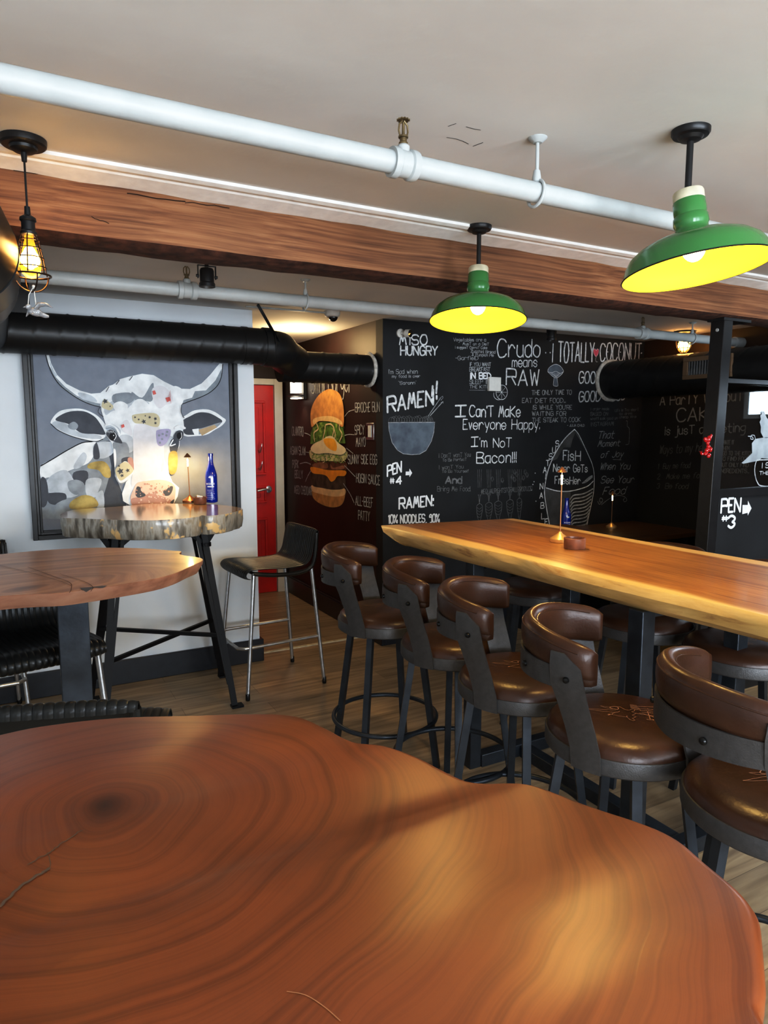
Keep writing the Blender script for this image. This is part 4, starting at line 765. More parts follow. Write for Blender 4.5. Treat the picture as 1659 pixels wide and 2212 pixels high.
# ================================================================== GREEN PENDANT LAMPS
def green_lamp(loc, tilt, label, s=1.0):
    o = thing('pendant_lamp', label, 'lamp', 'green enamel pendant lamps', loc=loc); zc = 0
    MB().lathe([(0, -.004), (.046, -.004), (.048, 0), (.048, -.010), (.044, -.016), (.032, -.018), (.026, -.026), (.012, -.03), (0, -.03)], 32).build('canopy', M['black'], o)
    MB().tube([(0, 0, -.026), (0, 0, -.16)], .0085, 16).build('stem', M['black'], o)
    h = bpy.data.objects.new('lamp_head', None)
    tm_ = Matrix.Rotation(tilt[0], 4, Vector((.784, .62, 0))) @ Matrix.Rotation(tilt[1], 4, Vector((.62, -.784, 0)))
    def hb(mb, name, mt, par):
        mb.v = [tuple(Vector((0, 0, -.15))+tm_.to_3x3() @ Vector(v)) for v in mb.v]; return mb.build(name, mt, par)
    hb(MB().lathe([(.0, 0), (.008, 0), (.036, -.003), (.0385, -.008), (.0385, -.026), (.037, -.03)], 32), 'socket_collar', M['cream'], o)
    out = [(.037, -.026), (.040, -.03), (.041, -.055), (.040, -.066), (.043, -.070), (.044, -.088), (.041, -.094), (.041, -.104), (.046, -.112), (.075, -.120), (.11, -.130), (.140, -.143), (.162, -.160), (.176, -.182), (.184, -.205), (.1855, -.2075), (.1855, -.2105)]
    inn = [(r_-.003, z_-.0015) for r_, z_ in out[::-1]]
    sh = hb(MB().lathe(out, 48), 'lamp_shade', M['green'], o)
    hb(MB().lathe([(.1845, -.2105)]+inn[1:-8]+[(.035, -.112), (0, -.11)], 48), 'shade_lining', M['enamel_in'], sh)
    hb(MB().lathe([(.1855, -.2075), (.188, -.209), (.1855, -.2115), (.1845, -.2105)], 48), 'rim', M['black'], sh)
    hb(MB().ball((0, 0, -.15), .03, 20, sc=(1, 1, 1.2)), 'bulb', M['bulbW'], o)
    lp = Vector(loc)+Vector((0, 0, -.15))+tm_.to_3x3() @ Vector((0, 0, -.188))
    return o, lp
l1, lp1 = green_lamp((1.607, 1.272, ZN), (R(-8), R(-2)), 'nearest green enamel pendant lamp hanging at the right, shade tipped sideways')
l2, lp2 = green_lamp((1.639, 2.23, ZN), (R(-2), R(-7)), 'green enamel pendant lamp hanging in front of the beam over the far stools')
# cage pendant
pc = thing('cage_pendant', 'black wire cage pendant with a glowing amber bulb by the left duct', 'lamp', loc=(.086, 2.17, ZN))
MB().lathe([(0, 0), (.058, 0), (.0585, -.006), (.057, -.016), (.052, -.02), (.036, -.021), (.034, -.028), (.024, -.034), (.008, -.036), (.0065, -.058), (0, -.058)], 36).build('canopy', M['black'], pc)
MB().tube([(0, 0, -.05), (0, 0, -.175)], .0028, 10).lathe([(.003, -.172), (.007, -.174), (.008, -.196), (.005, -.2)], 14).build('cord', M['black'], pc)
MB().lathe([(0, -.196), (.012, -.197), (.020, -.203), (.021, -.210), (.017, -.214), (.0175, -.236), (.021, -.240), (.0205, -.247), (.017, -.25), (0, -.25)], 24).build('socket', M['black'], pc)
m = MB(); prof = [(.016, -.245), (.024, -.258), (.030, -.285), (.036, -.315), (.041, -.345), (.042, -.352)]
for k in range(6):
    a = 2*PI*k/6+.3; m.tube(smooth([Vector((r_*math.cos(a), r_*math.sin(a), z_)) for r_, z_ in prof], 3), .0017, 8)
for r_, z_ in ((.0245, -.262), (.029, -.283), (.0345, -.308), (.039, -.333)): m.tube([(r_*math.cos(2*PI*i/32), r_*math.sin(2*PI*i/32), z_) for i in range(32)], .0015, 8, closed=True)
m.tube([(.049*math.cos(2*PI*i/36), .049*math.sin(2*PI*i/36), -.354) for i in range(36)], .0028, 8, closed=True)
for a in (.3, .3+PI/2): m.tube([(.045*math.cos(t)*math.cos(a), .045*math.cos(t)*math.sin(a), -.354-.044*math.sin(t)) for t in [PI*i/20 for i in range(21)]], .002, 8)
m.build('cage', M['copperwire'], pc)
MB().lathe([(.011, -.25), (.012, -.262), (.017, -.283), (.025, -.315), (.0265, -.332), (.022, -.35), (.012, -.36), (0, -.363)], 28).build('bulb', M['amberbulb'], pc)
MB().ball((0, 0, -.308), .0125, 16, sc=(1, 1, 2.4)).build('glowing_core', M['filament'], pc)
bird = thing('bird_ornament', 'little clear crystal bird hanging on white string under the cage pendant', 'ornament', loc=(.09, 2.165, 1.868))
m = MB(); m.ball((0, 0, 0), .014, 18, sc=(1.35, .7, .8), rot=Matrix.Rotation(.25, 3, 'Y')); m.ball((-.016, 0, .013), .0075, 14); m.tube([(-.021, 0, .013), (-.029, 0, .010)], [.003, .0005], 8)
m.tube([(.012, 0, -.004), (.026, 0, -.009), (.034, 0, -.010)], [.007, .006, .003], 8)
bw = [((0, 0, .006), .006), ((.010, -.014, .018), .007), ((.026, -.03, .018), .005), ((.042, -.04, .009), .001)]
m.tube([p for p, _ in bw], [r_ for _, r_ in bw], 10); m.tube([(0, 0, .004), (-.014, .014, .002), (-.022, .028, -.010)], [.006, .006, .001], 10)
m.build('bird_body', M['crystal'], bird)
m = MB(); m.tube([(-.016, 0, .02), (-.013, 0, .045), (.0, .003, .068)], .0011, 6); m.tube([(.003, 0, .012), (.002, 0, .04), (0, .003, .068)], .0011, 6); m.ball((0, .003, .069), .0045, 10); m.build('string', M['string'], bird)
# flush cage lamp on the far ceiling
fl = thing('ceiling_cage_light', 'glowing amber caged bulb light on the ceiling above the right duct', 'lamp', loc=(4.62, 3.62, ZF))
MB().lathe([(0, 0), (.075, 0), (.078, -.012), (.05, -.018), (.022, -.02), (.022, -.05), (0, -.05)], 32).build('canopy', M['black'], fl)
MB().ball((0, 0, -.105), .045, 20, sc=(1, 1, 1.2)).build('bulb', M['amberbulb'], fl); MB().ball((0, 0, -.10), .024, 14, sc=(1, 1, 1.3)).build('glowing_core', M['filament'], fl)
m = MB()
for k in range(5):
    a = PI*k/5; m.tube([(.062*math.cos(t)*math.cos(a), .062*math.cos(t)*math.sin(a), -.07-.1*math.sin(t)) for t in [PI*i/18 for i in range(19)]], .0025, 8)
for z_, r_ in ((-.07, .062), (-.13, .05)): m.tube([(r_*math.cos(2*PI*i/28), r_*math.sin(2*PI*i/28), z_) for i in range(28)], .0025, 8, closed=True)
m.build('cage', M['copperwire'], fl)
# can spotlights
def spot(loc, label, lit, dz=0):
    o = thing('can_spotlight', label, 'spotlight', 'black can spotlights', loc=loc)
    MB().lathe([(0, 0), (.055, 0), (.058, -.008), (.03, -.014), (.009, -.016), (.009, -.05), (0, -.05)], 24).build('canopy', M['black'], o)
    m = MB()
    for s_ in (-1, 1): m.bar((s_*.038, 0, -.045), (s_*.038, 0, -.10), .014, .003, up=(1, 0, 0)); m.tube([(s_*.034, 0, -.09), (s_*.046, 0, -.09)], .006, 10)
    m.bar((-.04, 0, -.046), (.04, 0, -.046), .014, .003); m.build('yoke', M['black'], o)
    MB().lathe([(0, -.055), (.026, -.057), (.03, -.066), (.03, -.115), (.034, -.120), (.034, -.134), (.030, -.134), (.026, -.118), (0, -.116)], 26).build('can', M['black'], o)
    if lit: MB().lathe([(0, -.1185), (.0255, -.1185)], 20).build('lit_lens', M['glow'], o)
    return o
spot((.80, 3.05, ZF), 'black can spotlight, lit, just under the beam near the white wall', True)
spot((3.368, 3.72, ZF), 'unlit black can spotlight on the ceiling before the chalkboard', False)
# dome camera with conduit
dc = thing('dome_camera', 'white ceiling dome security camera with conduit near the hallway', 'camera', loc=(1.87, 4.1, ZF))
MB().lathe([(0, 0), (.052, 0), (.052, -.014), (.046, -.03), (.036, -.036), (.030, -.036)], 30).build('housing', M['screen_wh'], dc)
MB().ball((.004, -.006, -.036), .030, 20, sc=(1, 1, .95)).build('dome_lens', M['lens'], dc)
MB().tube([(-.05, 0, -.012), (-.56, .02, -.012)], .006, 10).build('conduit', M['white'], dc)
wc = thing('wall_camera', 'small white camera with black face mounted high on the chalkboard corner', 'camera', loc=tuple(aty(864, 720, YC)))
MB().lathe([(0, 0), (.03, 0), (.03, .012), (.02, .02), (0, .02)], 24, axis=(0, -1, 0)).build('mount', M['screen_wh'], wc)
MB().tube([(0, -.02, 0), (.022, -.055, -.006)], .013, 16).tube([(.018, -.05, -.005), (.034, -.08, -.008)], .027, 24).build('camera_body', M['screen_wh'], wc)
q = MB(); q.lathe([(0, .0), (.0255, 0), (.0255, .004), (0, .006)], 24, (.0335, -.0795, -.008), axis=(.46, -.88, -.08)); q.build('camera_face', M['lens'], wc)
# sensor plate, switch, sconce
sn = bevel(MB().box((-.055, -.028, -.052), (.055, 0, .052)).build('thermostat_box', M['screen_wh']), .004); sn.location = tuple((aty(1052, 815, YC)+aty(1078, 845, YC))/2); tag(sn, 'square white plastic box mounted on the chalkboard between the phrases', 'wall box')
sw = thing('light_switch', 'brushed metal light switch with a white rocker beside the burger mural', 'switch', loc=tuple(atx(800, 932, XH)))
bevel(MB().box((-.006, -.06, -.06), (0, .06, .06)).build('plate', M['alu'], sw), .003); bevel(MB().box((-.01, -.028, -.042), (-.005, .022, .042)).build('rocker', M['screen_wh'], sw), .002)
MB().box((-.0085, .022, -.042), (-.0055, .05, .042)).build('dark_rocker', M['bolt'], sw)
sc = thing('wall_sconce', 'black box wall sconce glowing white at the hallway end of the mural', 'lamp', loc=tuple(atx(655, 838, XH)))
bevel(MB().box((-.03, -.08, -.1), (0, .08, .1)).box((-.12, -.08, .085), (-.03, .08, .1)).box((-.12, -.08, -.075), (-.03, .08, -.065)).build('body', M['black'], sc), .002)
MB().box((-.10, -.06, -.045), (-.04, .05, .08)).build('light_box', M['glow'], sc); MB().box((-.10, -.06, -.095), (-.04, .05, -.085)).build('lower_light', M['glow'], sc)
# ================================================================== RED DOOR
YDr = 6.155
d = struct(MB().box((1.42, YDr-.04, .005), (2.185, YDr, 1.94)).build('door_1', M['red']))
m = MB()
for x0, x1 in ((1.50, 1.76), (1.84, 2.10)):
    for z0, z1 in ((.2, .72), (.86, 1.02), (1.12, 1.80)):
        for lo, hi in (((x0, z0), (x1, z0+.022)), ((x0, z1-.022), (x1, z1)), ((x0, z0+.022), (x0+.022, z1-.022)), ((x1-.022, z0+.022), (x1, z1-.022))): m.box((lo[0], YDr-.055, lo[1]), (hi[0], YDr-.04, hi[1]))
        m.box((x0+.06, YDr-.048, z0+.06 if z1-z0 > .2 else z0+.05), (x1-.06, YDr-.04, z1-.06 if z1-z0 > .2 else z1-.05))
bevel(m.build('door_panels', M['red'], d), .004)
m = MB(); hx = 2.12; hz = aty(578, 1056, YDr).z
m.lathe([(0, 0), (.032, 0), (.032, .01), (.012, .014), (.011, .05), (0, .05)], 24, (hx, YDr-.04, hz), axis=(0, -1, 0)); m.tube(smooth([Vector((hx, YDr-.085, hz)), Vector((hx-.05, YDr-.088, hz+.004)), Vector((hx-.12, YDr-.085, hz-.008))], 4), .010, 12)
m.build('door_handle', M['alu'], d)
m = MB()
for zz in (1.38, 1.22):
    m.lathe([(0, 0), (.014, 0), (.014, .006), (0, .008)], 14, (2.03, YDr-.04, zz-.02), axis=(0, -1, 0)); m.tube(smooth([Vector((2.03, YDr-.05, zz-.03)), Vector((2.03, YDr-.09, zz-.05)), Vector((2.035, YDr-.12, zz)), Vector((2.04, YDr-.12, zz+.03))], 4), .005, 8)
m.build('coat_hook', M['alu'], d)
struct(bevel(MB().box((2.19, YDr-.06, 0), (2.27, YDr+.004, 2.0)).box((1.34, YDr-.06, 1.945), (2.19, YDr+.004, 2.0)).box((2.185, YDr-.03, 0), (2.19, YDr, 1.945)).build('trim_3', M['frame_wh'])))
# ================================================================== BAR STOOLS
def bar_stool(label, group, loc, rz):
    """swivel stool, backrest toward local +Y"""
    o = thing('bar_stool', label, 'stool', group, loc, rz)
    se = MB().lathe([(0, .736), (.09, .736), (.16, .732), (.192, .722), (.208, .706), (.211, .690), (.203, .676), (0, .676)], 56).build('seat', M['leather'], o)
    g = MB(); z = .7375; ca_, sa_ = math.cos(R(-77)), math.sin(R(-77)); k = .00019   # stitched winged pig emblem, drawn flat on the cushion
    def S(pts, w=.0013, sm=False):
        q = [Vector(((x-800)*k*ca_-(-(y-540)*k*1.3)*sa_, (x-800)*k*sa_+(-(y-540)*k*1.3)*ca_, z)) for x, y in pts]
        ribbon(g, smooth(q, 3) if sm else q, w, (0, 0, 1))
    rot = Matrix.Rotation(R(-75), 4, 'Z')
    S([(640, 395), (690, 370), (740, 360), (770, 395), (755, 440), (710, 445), (655, 420), (640, 395)], .0022, True)
    S([(640, 395), (580, 380), (510, 365), (560, 410), (610, 430), (700, 440)]); S([(770, 360), (820, 385), (830, 400), (870, 440), (920, 445), (980, 410), (1070, 410)], sm=True)
    S([(715, 465), (600, 462), (400, 462), (290, 460), (400, 495), (540, 520), (650, 535), (740, 520), (765, 490)]); S([(690, 540), (645, 565), (630, 600), (700, 630), (815, 655)], sm=True)
    S([(630, 600), (590, 590), (560, 600), (590, 610), (555, 630)], .0022); S([(1070, 430), (1000, 430), (990, 470), (940, 495), (985, 545), (915, 600), (960, 640), (890, 690), (915, 735), (880, 755), (840, 720), (820, 655), (830, 625)])
    S([(985, 545), (1150, 580)], .0018); S([(1180, 480), (1145, 690)], .0022); S([(1095, 690), (1190, 695), (1185, 720), (1095, 712), (1095, 690)]); S([(1160, 585), (1250, 605), (1310, 610), (1240, 600)], .0018); S([(1170, 590), (1230, 650), (1305, 655)], .0022); S([(1150, 580), (1100, 530), (1045, 522)], .0022)
    for i, ch in enumerate('FEET'):
        y = 500-i*52; P0 = Vector(((1100-760)*k, 0, 0))
        for st in G[ch].split('|'):
            pts = []
            for p in st.replace('~', '').split():
                u, v = int(p[0]), int(p[1])-2; pts.append((1085+v*42, y-u*10))
            S(pts, .0016)
    for i in range(5): S([(965+i*4, 380-i*24), (1075, 392-i*24)], .0018)
    g.build('stitched_emblem', M['stitch'], se)
    MB().lathe([(.200, .690), (.215, .690), (.217, .686), (.217, .648), (.214, .644), (.200, .644), (.200, .690)], 56).lathe([(0, .65), (.200, .65)], 40).build('seat_ring', M['gunmetal'], o)
    for i in range(4):
        a = R(13+90*i); c_, s_ = math.cos(a), math.sin(a)
        MB().bar((.165*c_, .165*s_, .65), (.258*c_, .258*s_, 0), .026, .026, up=(-s_, c_, 0)).build('leg', M['steel_leg'], o)
    MB().tube([(.240*math.cos(2*PI*i/56), .240*math.sin(2*PI*i/56), .215) for i in range(56)], .0105, 12, closed=True).build('foot_ring', M['steel_leg'], o)
    # back: centre shifted outward, leaning
    cyb = .055; rb = .232
    for s_ in (-1, 1):   # flat curved uprights
        m = MB(); rows = []
        for z_, r0, c0, aw, a_c in ((.646, .219, 0, 11, 66), (.70, .220, .004, 11, 66), (.76, .222, .018, 11, 66), (.83, .228, .040, 11, 67), (.880, rb+.004, cyb, 11.5, 68), (.93, rb+.004, cyb+.003, 10.5, 67), (.968, rb+.005, cyb+.004, 4.5, 62)):
            row = []
            for j in range(5):
                an = R(90+s_*(a_c+aw*(j/2-1))); row.append((r0*math.cos(an), c0+r0*math.sin(an), z_, math.cos(an), math.sin(an)))
            rows.append(row)
        vs = []; th = .006
        for row in rows:
            for x, y, z_, c_, q_ in row: vs.append((x, y, z_))
        for row in rows:
            for x, y, z_, c_, q_ in row: vs.append((x+c_*th, y+q_*th, z_))
        n_, w_ = len(rows), 5; of = n_*w_; fs = []
        for i in range(n_-1):
            for j in range(w_-1): a = i*w_+j; fs.append((a, a+1, a+w_+1, a+w_)); fs.append((a+of, a+w_+of, a+w_+1+of, a+1+of))
        for i in range(n_-1): fs.append((i*w_, (i+1)*w_, (i+1)*w_+of, i*w_+of)); a = i*w_+w_-1; fs.append((a, a+of, a+w_+of, a+w_))
        for j in range(w_-1): fs.append((j, j+of, j+1+of, j+1)); a = (n_-1)*w_+j; fs.append((a, a+1, a+1+of, a+of))
        m.add(vs, fs, 0, True); up_ = m.build('upright', M['gunmetal'], o, sharp=30)
        an = R(90+s_*68); bz = .898; MB().lathe([(0, .012), (.006, .011), (.0085, .007), (.0085, 0)], 14, ((rb+.008)*math.cos(an), cyb+(rb+.008)*math.sin(an), bz), axis=(math.cos(an), math.sin(an), 0)).build('bolt', M['bolt'], up_)
    m = MB(); A0, A1, n_ = 90-58, 90+58, 30; vs = []
    for i in range(n_+1):
        an = R(A0+(A1-A0)*i/n_); c_, q_ = math.cos(an), math.sin(an); e = abs(i/n_*2-1)
        zt, zb = .926, .868-.010*(1-e)
        for r_, z_ in ((rb, zb), (rb+.006, zb), (rb+.006, zt), (rb, zt)): vs.append((r_*c_, cyb+r_*q_, z_))
    fs = [(i*4+j, i*4+(j+1) % 4, (i+1)*4+(j+1) % 4, (i+1)*4+j) for i in range(n_) for j in range(4)]+[(0, 1, 2, 3), tuple(n_*4+j for j in range(4))]
    m.add(vs, fs, 0, True); bd = m.build('back_band', M['gunmetal'], o)
    for an in (62, 118):
        an = R(an); MB().lathe([(0, .010), (.006, .009), (.0085, .006), (.0085, 0)], 14, ((rb+.005)*math.cos(an), cyb+(rb+.005)*math.sin(an), .893), axis=(math.cos(an), math.sin(an), 0)).build('bolt', M['bolt'], bd)
    # leather pad
    m = MB(); A0, A1, n_ = 90-86, 90+86, 46; pr = []
    base = [(-.005, .0), (-.005, .040), (.003, .046), (.008, .085), (.006, .125), (-.004, .148), (-.016, .155), (-.030, .147), (-.040, .115), (-.041, .06), (-.037, .015), (-.026, -.002)]
    np_ = len(base)*2; vs = []
    bs = smooth([Vector((a, 0, b)) for a, b in base], 2, True)
    for i in range(n_+1):
        t = i/n_*2-1; e = max(0, (abs(t)-.82)/.18); kx = math.sqrt(max(0, 1-e*e*.93)); an = R(A0+(A1-A0)*i/n_); c_, q_ = math.cos(an), math.sin(an)
        drop = .034*max(0, abs(t)-.25)**1.5/.65
        for p in bs:
            rr = rb-.002+(-.027+(p.x+.027)*kx*(1-.12*e)); zz = .896+.055+(p.z*.78-.055)*(.72+.28*kx)-drop*(1 if p.z > .04 else .55)
            vs.append((rr*c_, cyb+rr*q_, zz))
    nb_ = len(bs); fs = [(i*nb_+j, i*nb_+(j+1) % nb_, (i+1)*nb_+(j+1) % nb_, (i+1)*nb_+j) for i in range(n_) for j in range(nb_)]+[tuple(range(nb_)), tuple(n_*nb_+j for j in range(nb_))]
    m.add(vs, fs, 0, True); pd = m.build('back_pad', M['leather'], o, sharp=70)
    sm_ = MB()
    for dr_, dz in ((.005, .100), (-.037, .104)):
        sm_.tube([((rb-.002+dr_)*math.cos(R(90+a)), cyb+(rb-.002+dr_)*math.sin(R(90+a)), .896+dz-.034*max(0, abs(a/86)-.25)**1.5/.65) for a in range(-74, 75, 4)], .0022, 6)
    sm_.build('piping', M['leather'], pd)
    return o
near = [((1.485, 2.70, 0), 52, 'farthest brown leather swivel stool in the near row, by the hallway wall'), ((1.542, 2.222, 0), 48, 'brown leather swivel stool second farthest in the near row along the bar table'),
        ((1.512, 1.774, 0), 44, 'brown leather swivel stool in the middle of the near row at the bar table'), ((1.508, 1.322, 0), 42, 'brown leather swivel stool second nearest in the near row, emblem fully seen'),
        ((1.545, .88, 0), 66, 'nearest brown leather swivel stool, cut off by the right picture edge')]
proto = bar_stool(near[0][2], 'brown leather swivel stools along the bar table', near[0][0], R(near[0][1]))
for loc, rz, lab in near[1:]:
    c = copy_tree(proto); c.location = loc; c.rotation_euler.z = R(rz); c['label'] = lab
for loc, rz, lab in (((2.46, 2.77, 0), -92, 'brown stool across the bar table, farthest of the three behind it'), ((2.46, 2.07, 0), -84, 'brown stool across the bar table, middle of the three behind it'), ((2.47, 1.60, 0), -97, 'brown stool across the bar table, nearest of the three behind it')):
    c = copy_tree(proto); c.location = loc; c.rotation_euler.z = R(rz); c['label'] = lab
for ch in [x for x in bpy.data.objects if x.parent == proto and x.name.split('.')[0] == 'leg']: ch.rotation_euler.z = R(-26)
# ================================================================== RIBBED STOOLS
def ribbed_stool(label, loc, rz):
    """ribbed plastic shell on four tube legs, seat front toward local -Y"""
    o = thing('ribbed_stool', label, 'stool', 'black ribbed bar stools', loc, rz)
    pf = smooth([Vector(p) for p in ((0, -.195, .690), (0, -.218, .700), (0, -.226, .722), (0, -.212, .745), (0, -.18, .757), (0, -.10, .755), (0, 0, .748), (0, .10, .748), (0, .155, .757), (0, .185, .790), (0, .20, .85), (0, .214, .92), (0, .224, .945), (0, .238, .952), (0, .250, .942), (0, .252, .925))], 4)
    W = .215; nr = 19; per = 7; cols = nr*per; vs = []; n_ = len(pf)
    nor = []
    for i, p in enumerate(pf):
        d_ = (pf[min(i+1, n_-1)]-pf[max(i-1, 0)]).normalized(); nor.append(Vector((0, -d_.z, d_.y)))
    for sgn in (0, 1):
        for i, p in enumerate(pf):
            for j in range(cols+1):
                x = -W+2*W*j/cols; ph = j % per; h = (0, .0022, .0030, .0034, .0034, .0030, .0022)[ph] if sgn == 0 else -.006
                ex = (abs(x)/W)**6; q = p+nor[i]*(h-.010*ex*(0 if sgn else 1)); vs.append((x*(1-.04*(i/n_)), q.y, q.z))
    c1 = cols+1; of = n_*c1; fs = []
    for i in range(n_-1):
        for j in range(cols): a = i*c1+j; fs.append((a, a+1, a+c1+1, a+c1)); fs.append((a+of, a+c1+of, a+c1+1+of, a+1+of))
        fs.append((i*c1, (i+1)*c1, (i+1)*c1+of, i*c1+of)); a = i*c1+cols; fs.append((a, a+of, a+c1+of, a+c1))
    for j in range(cols): fs.append((j, j+of, j+1+of, j+1)); a = (n_-1)*c1+j; fs.append((a, a+1, a+1+of, a+of))
    MB().add(vs, fs, 0, True).build('ribbed_shell', M['plastic'], o, sharp=50)
    m = MB()
    for s_ in (-1, 1): m.tube(smooth([Vector((s_*.196, -.17, .725)), Vector((s_*.2, -.05, .705)), Vector((s_*.202, .10, .70)), Vector((s_*.203, .19, .725)), Vector((s_*.204, .222, .80)), Vector((s_*.2, .235, .93))], 4), .013, 10)
    m.tube([(-.196, -.16, .722), (.196, -.16, .722)], .010, 10); m.build('under_frame', M['plastic'], o)
    ft = {}
    for sx in (-1, 1):
        for (yy, yf, xf, zt) in ((-.165, -.235, .235, .725), (.20, .262, .228, .735)):
            a, b = Vector((sx*.19, yy, zt)), Vector((sx*xf, yf, .008)); ft[(sx, yy < 0)] = (a, b)
            l_ = MB().tube(smooth([a, a.lerp(b, .12)+Vector((sx*.004, 0, 0)), b], 5), .0115, 14).build('leg', M['alu'], o)
            MB().lathe([(0, -.008), (.012, -.008), (.0135, 0), (.0125, .03), (.0115, .032)], 14, tuple(b)).build('foot_cap', M['bolt'], l_)
    def on(sx, fr_, z_): a, b = ft[(sx, fr_)]; t = (a.z-z_)/(a.z-b.z); return a.lerp(b, t)
    z_ = .30; L0, R0, L1, R1 = on(-1, True, z_), on(1, True, z_), on(-1, False, z_), on(1, False, z_)
    m = MB(); m.tube([L1, L0+Vector((0, .02, 0))]+[L0+Vector((.0, -.03, 0)), L0+Vector((.03, -.062, 0))]+[R0+Vector((-.03, -.062, 0)), R0+Vector((0, -.03, 0)), R0+Vector((0, .02, 0)), R1], .010, 12); m.build('footrest', M['alu'], o)
    return o
rs0 = ribbed_stool('black ribbed plastic stool with silver legs between spalted table and hallway', (1.345, 3.93, 0), R(-86))
for loc, rz, lab in (((.03, 2.88, 0), 13, 'black ribbed stool facing the camera tucked behind the amber slab table'), ((-.225, 3.98, 0), 5, 'black ribbed stool against the white wall, only its back corner and one leg seen'), ((.105, 1.84, 0), 161, 'nearest black ribbed stool, its rolled back showing over the front table')):
    c = copy_tree(rs0); c.location = loc; c.rotation_euler.z = R(rz); c['label'] = lab
# ================================================================== TABLES
def outline(px_, z, extra=(), k=4, jit=0):
    pts = [atz(x, y, z) for x, y in px_]+[Vector(e) for e in extra]
    return smooth(pts, k, True)
def inset(pts, d, z, cen=None):
    n_ = len(pts); c_ = cen or sum(pts, Vector())/n_; out = []
    for p in pts:
        v = (p-c_); v.z = 0; L_ = v.length; q = p-v*(d/L_); q.z = z; out.append(q)
    return out
# big foreground slab
bl = (.08, .66, 0)
big = thing('slab_table', 'huge polished red-brown tree slab table filling the foreground', 'table', 'live edge slab tables', loc=bl)
top = outline([(0, 1583), (110, 1562), (250, 1547), (400, 1542), (560, 1538), (640, 1544), (700, 1568), (760, 1597), (830, 1606), (900, 1630), (960, 1660), (1010, 1682), (1060, 1688), (1130, 1688), (1180, 1700), (1280, 1738), (1400, 1778), (1470, 1812), (1530, 1862), (1600, 1920), (1638, 1970), (1648, 2030), (1656, 2130), (1659, 2212)], 1.05, ((.50, .20, 1.05), (.36, .12, 1.05), (.1, .12, 1.05), (-.2, .2, 1.05), (-.45, .45, 1.05), (-.5, .8, 1.05), (-.38, 1.08, 1.05), (-.2, 1.22, 1.05)))
m = MB(); m.slab(inset(top, .012, 1.05), inset(top, .04, .975), 0, 0, rows=[inset(top, .004, 1.0475), inset(top, 0, 1.042), inset(top, .0, 1.02), inset(top, .012, .99)])
m.build('table_top', M['bigtop'], big, world=True, sharp=60)
ck = MB(); rk = random.Random(8)
for pts, w_ in (([(178, 1793), (150, 1812), (120, 1833), (103, 1845), (60, 1868)], .0016), ([(105, 1878), (85, 1890), (55, 1910), (30, 1930), (0, 1962)], .0035), ([(103, 1845), (110, 1865), (98, 1885)], .001)): ribbon(ck, [atz(p.x+rk.uniform(-2, 2), p.y+rk.uniform(-2, 2), 1.0502) for p in smooth([Vector((x, y, 0)) for x, y in pts], 5)], w_, (0, 0, 1))
ck.build('drying_crack', mat('grey_crack_fill', (.13, .085, .055), .6), big, world=True)
ck = MB()
for pts in ([(620, 2142), (660, 2150), (700, 2175), (735, 2206)],): ribbon(ck, smooth([atz(x, y, 1.0502) for x, y in pts], 4), .0009, (0, 0, 1))
ck.build('surface_scratch', mat('pale_scratch', (.42, .21, .11), .6), big, world=True)
m = MB(); m.bar((.08, .66, .97), (.08, .66, .03), .1, .1, up=(0, 1, 0)); m.box((-.2, .61, 0), (.36, .71, .03)); m.box((.03, .4, 0), (.13, .92, .03)); bevel(m.build('pedestal', M['steel_leg'], big, world=True), .003)
# amber slab table at left
lt = thing('slab_table', 'amber wood slab table with a knot and dark butterfly inlay, at left', 'table', 'live edge slab tables', loc=(.1, 2.68, 0))
top = outline([(0, 1288), (60, 1284), (130, 1281), (200, 1272), (260, 1263), (340, 1249), (385, 1236), (415, 1222), (437, 1212), (434, 1205), (400, 1200), (388, 1196), (392, 1191), (370, 1189), (300, 1184), (200, 1183), (100, 1188), (0, 1197)], 1.05, ((-.3, 3.05, 1.05), (-.48, 2.8, 1.05), (-.42, 2.5, 1.05), (-.25, 2.34, 1.05)), 3)
m = MB(); m.slab(inset(top, .002, 1.05), inset(top, .022, 1.004), 0, 1, rows=[inset(top, 0, 1.048), inset(top, .002, 1.035)]); m.build('table_top', [M['lefttop'], M['leftedge']], lt, world=True, sharp=30)
m = MB(); q = [atz(172, 1270, 1.0512), atz(232, 1264.5, 1.0512), atz(222, 1270.5, 1.0512), atz(204, 1268.5, 1.0512), atz(186, 1279, 1.0512)]
m.add(q, [(0, 1, 2, 3, 4)]); m.build('butterfly_inlay', mat('dark_inlay', (.06, .035, .02), .35), lt, world=True)
cr = MB()
for pts in ([(60, 1225), (110, 1243), (150, 1258), (154, 1272), (150, 1281)], [(130, 1240), (180, 1256), (200, 1268), (196, 1278)], [(0, 1222), (60, 1236), (130, 1256), (153, 1266)]): ribbon(cr, smooth([atz(x, y, 1.0508) for x, y in pts], 4), .0017, (0, 0, 1))
for pts in ([(153, 1280), (150, 1295), (146, 1308)], [(200, 1274), (192, 1292), (180, 1306)], [(15, 1290), (40, 1300), (62, 1312)]):
    pass
cr.build('surface_crack', mat('crack_dark', (.09, .035, .018), .8), lt, world=True)
colx = Vector((.165, 2.62, 0)); bevel(MB().bar((.17, 2.60, .998), (.17, 2.60, .012), .10, .05, up=(0, 1, 0)).build('leg', M['steel_leg'], lt, world=True), .003)
bevel(MB().bar((-.25, 2.75, .998), (-.25, 2.75, .012), .10, .05, up=(0, 1, 0)).build('leg', M['steel_leg'], lt, world=True), .003)
MB().box((-.32, 2.45, 0), (.24, 2.9, .012)).build('base_plate', M['steel_leg'], lt, world=True)
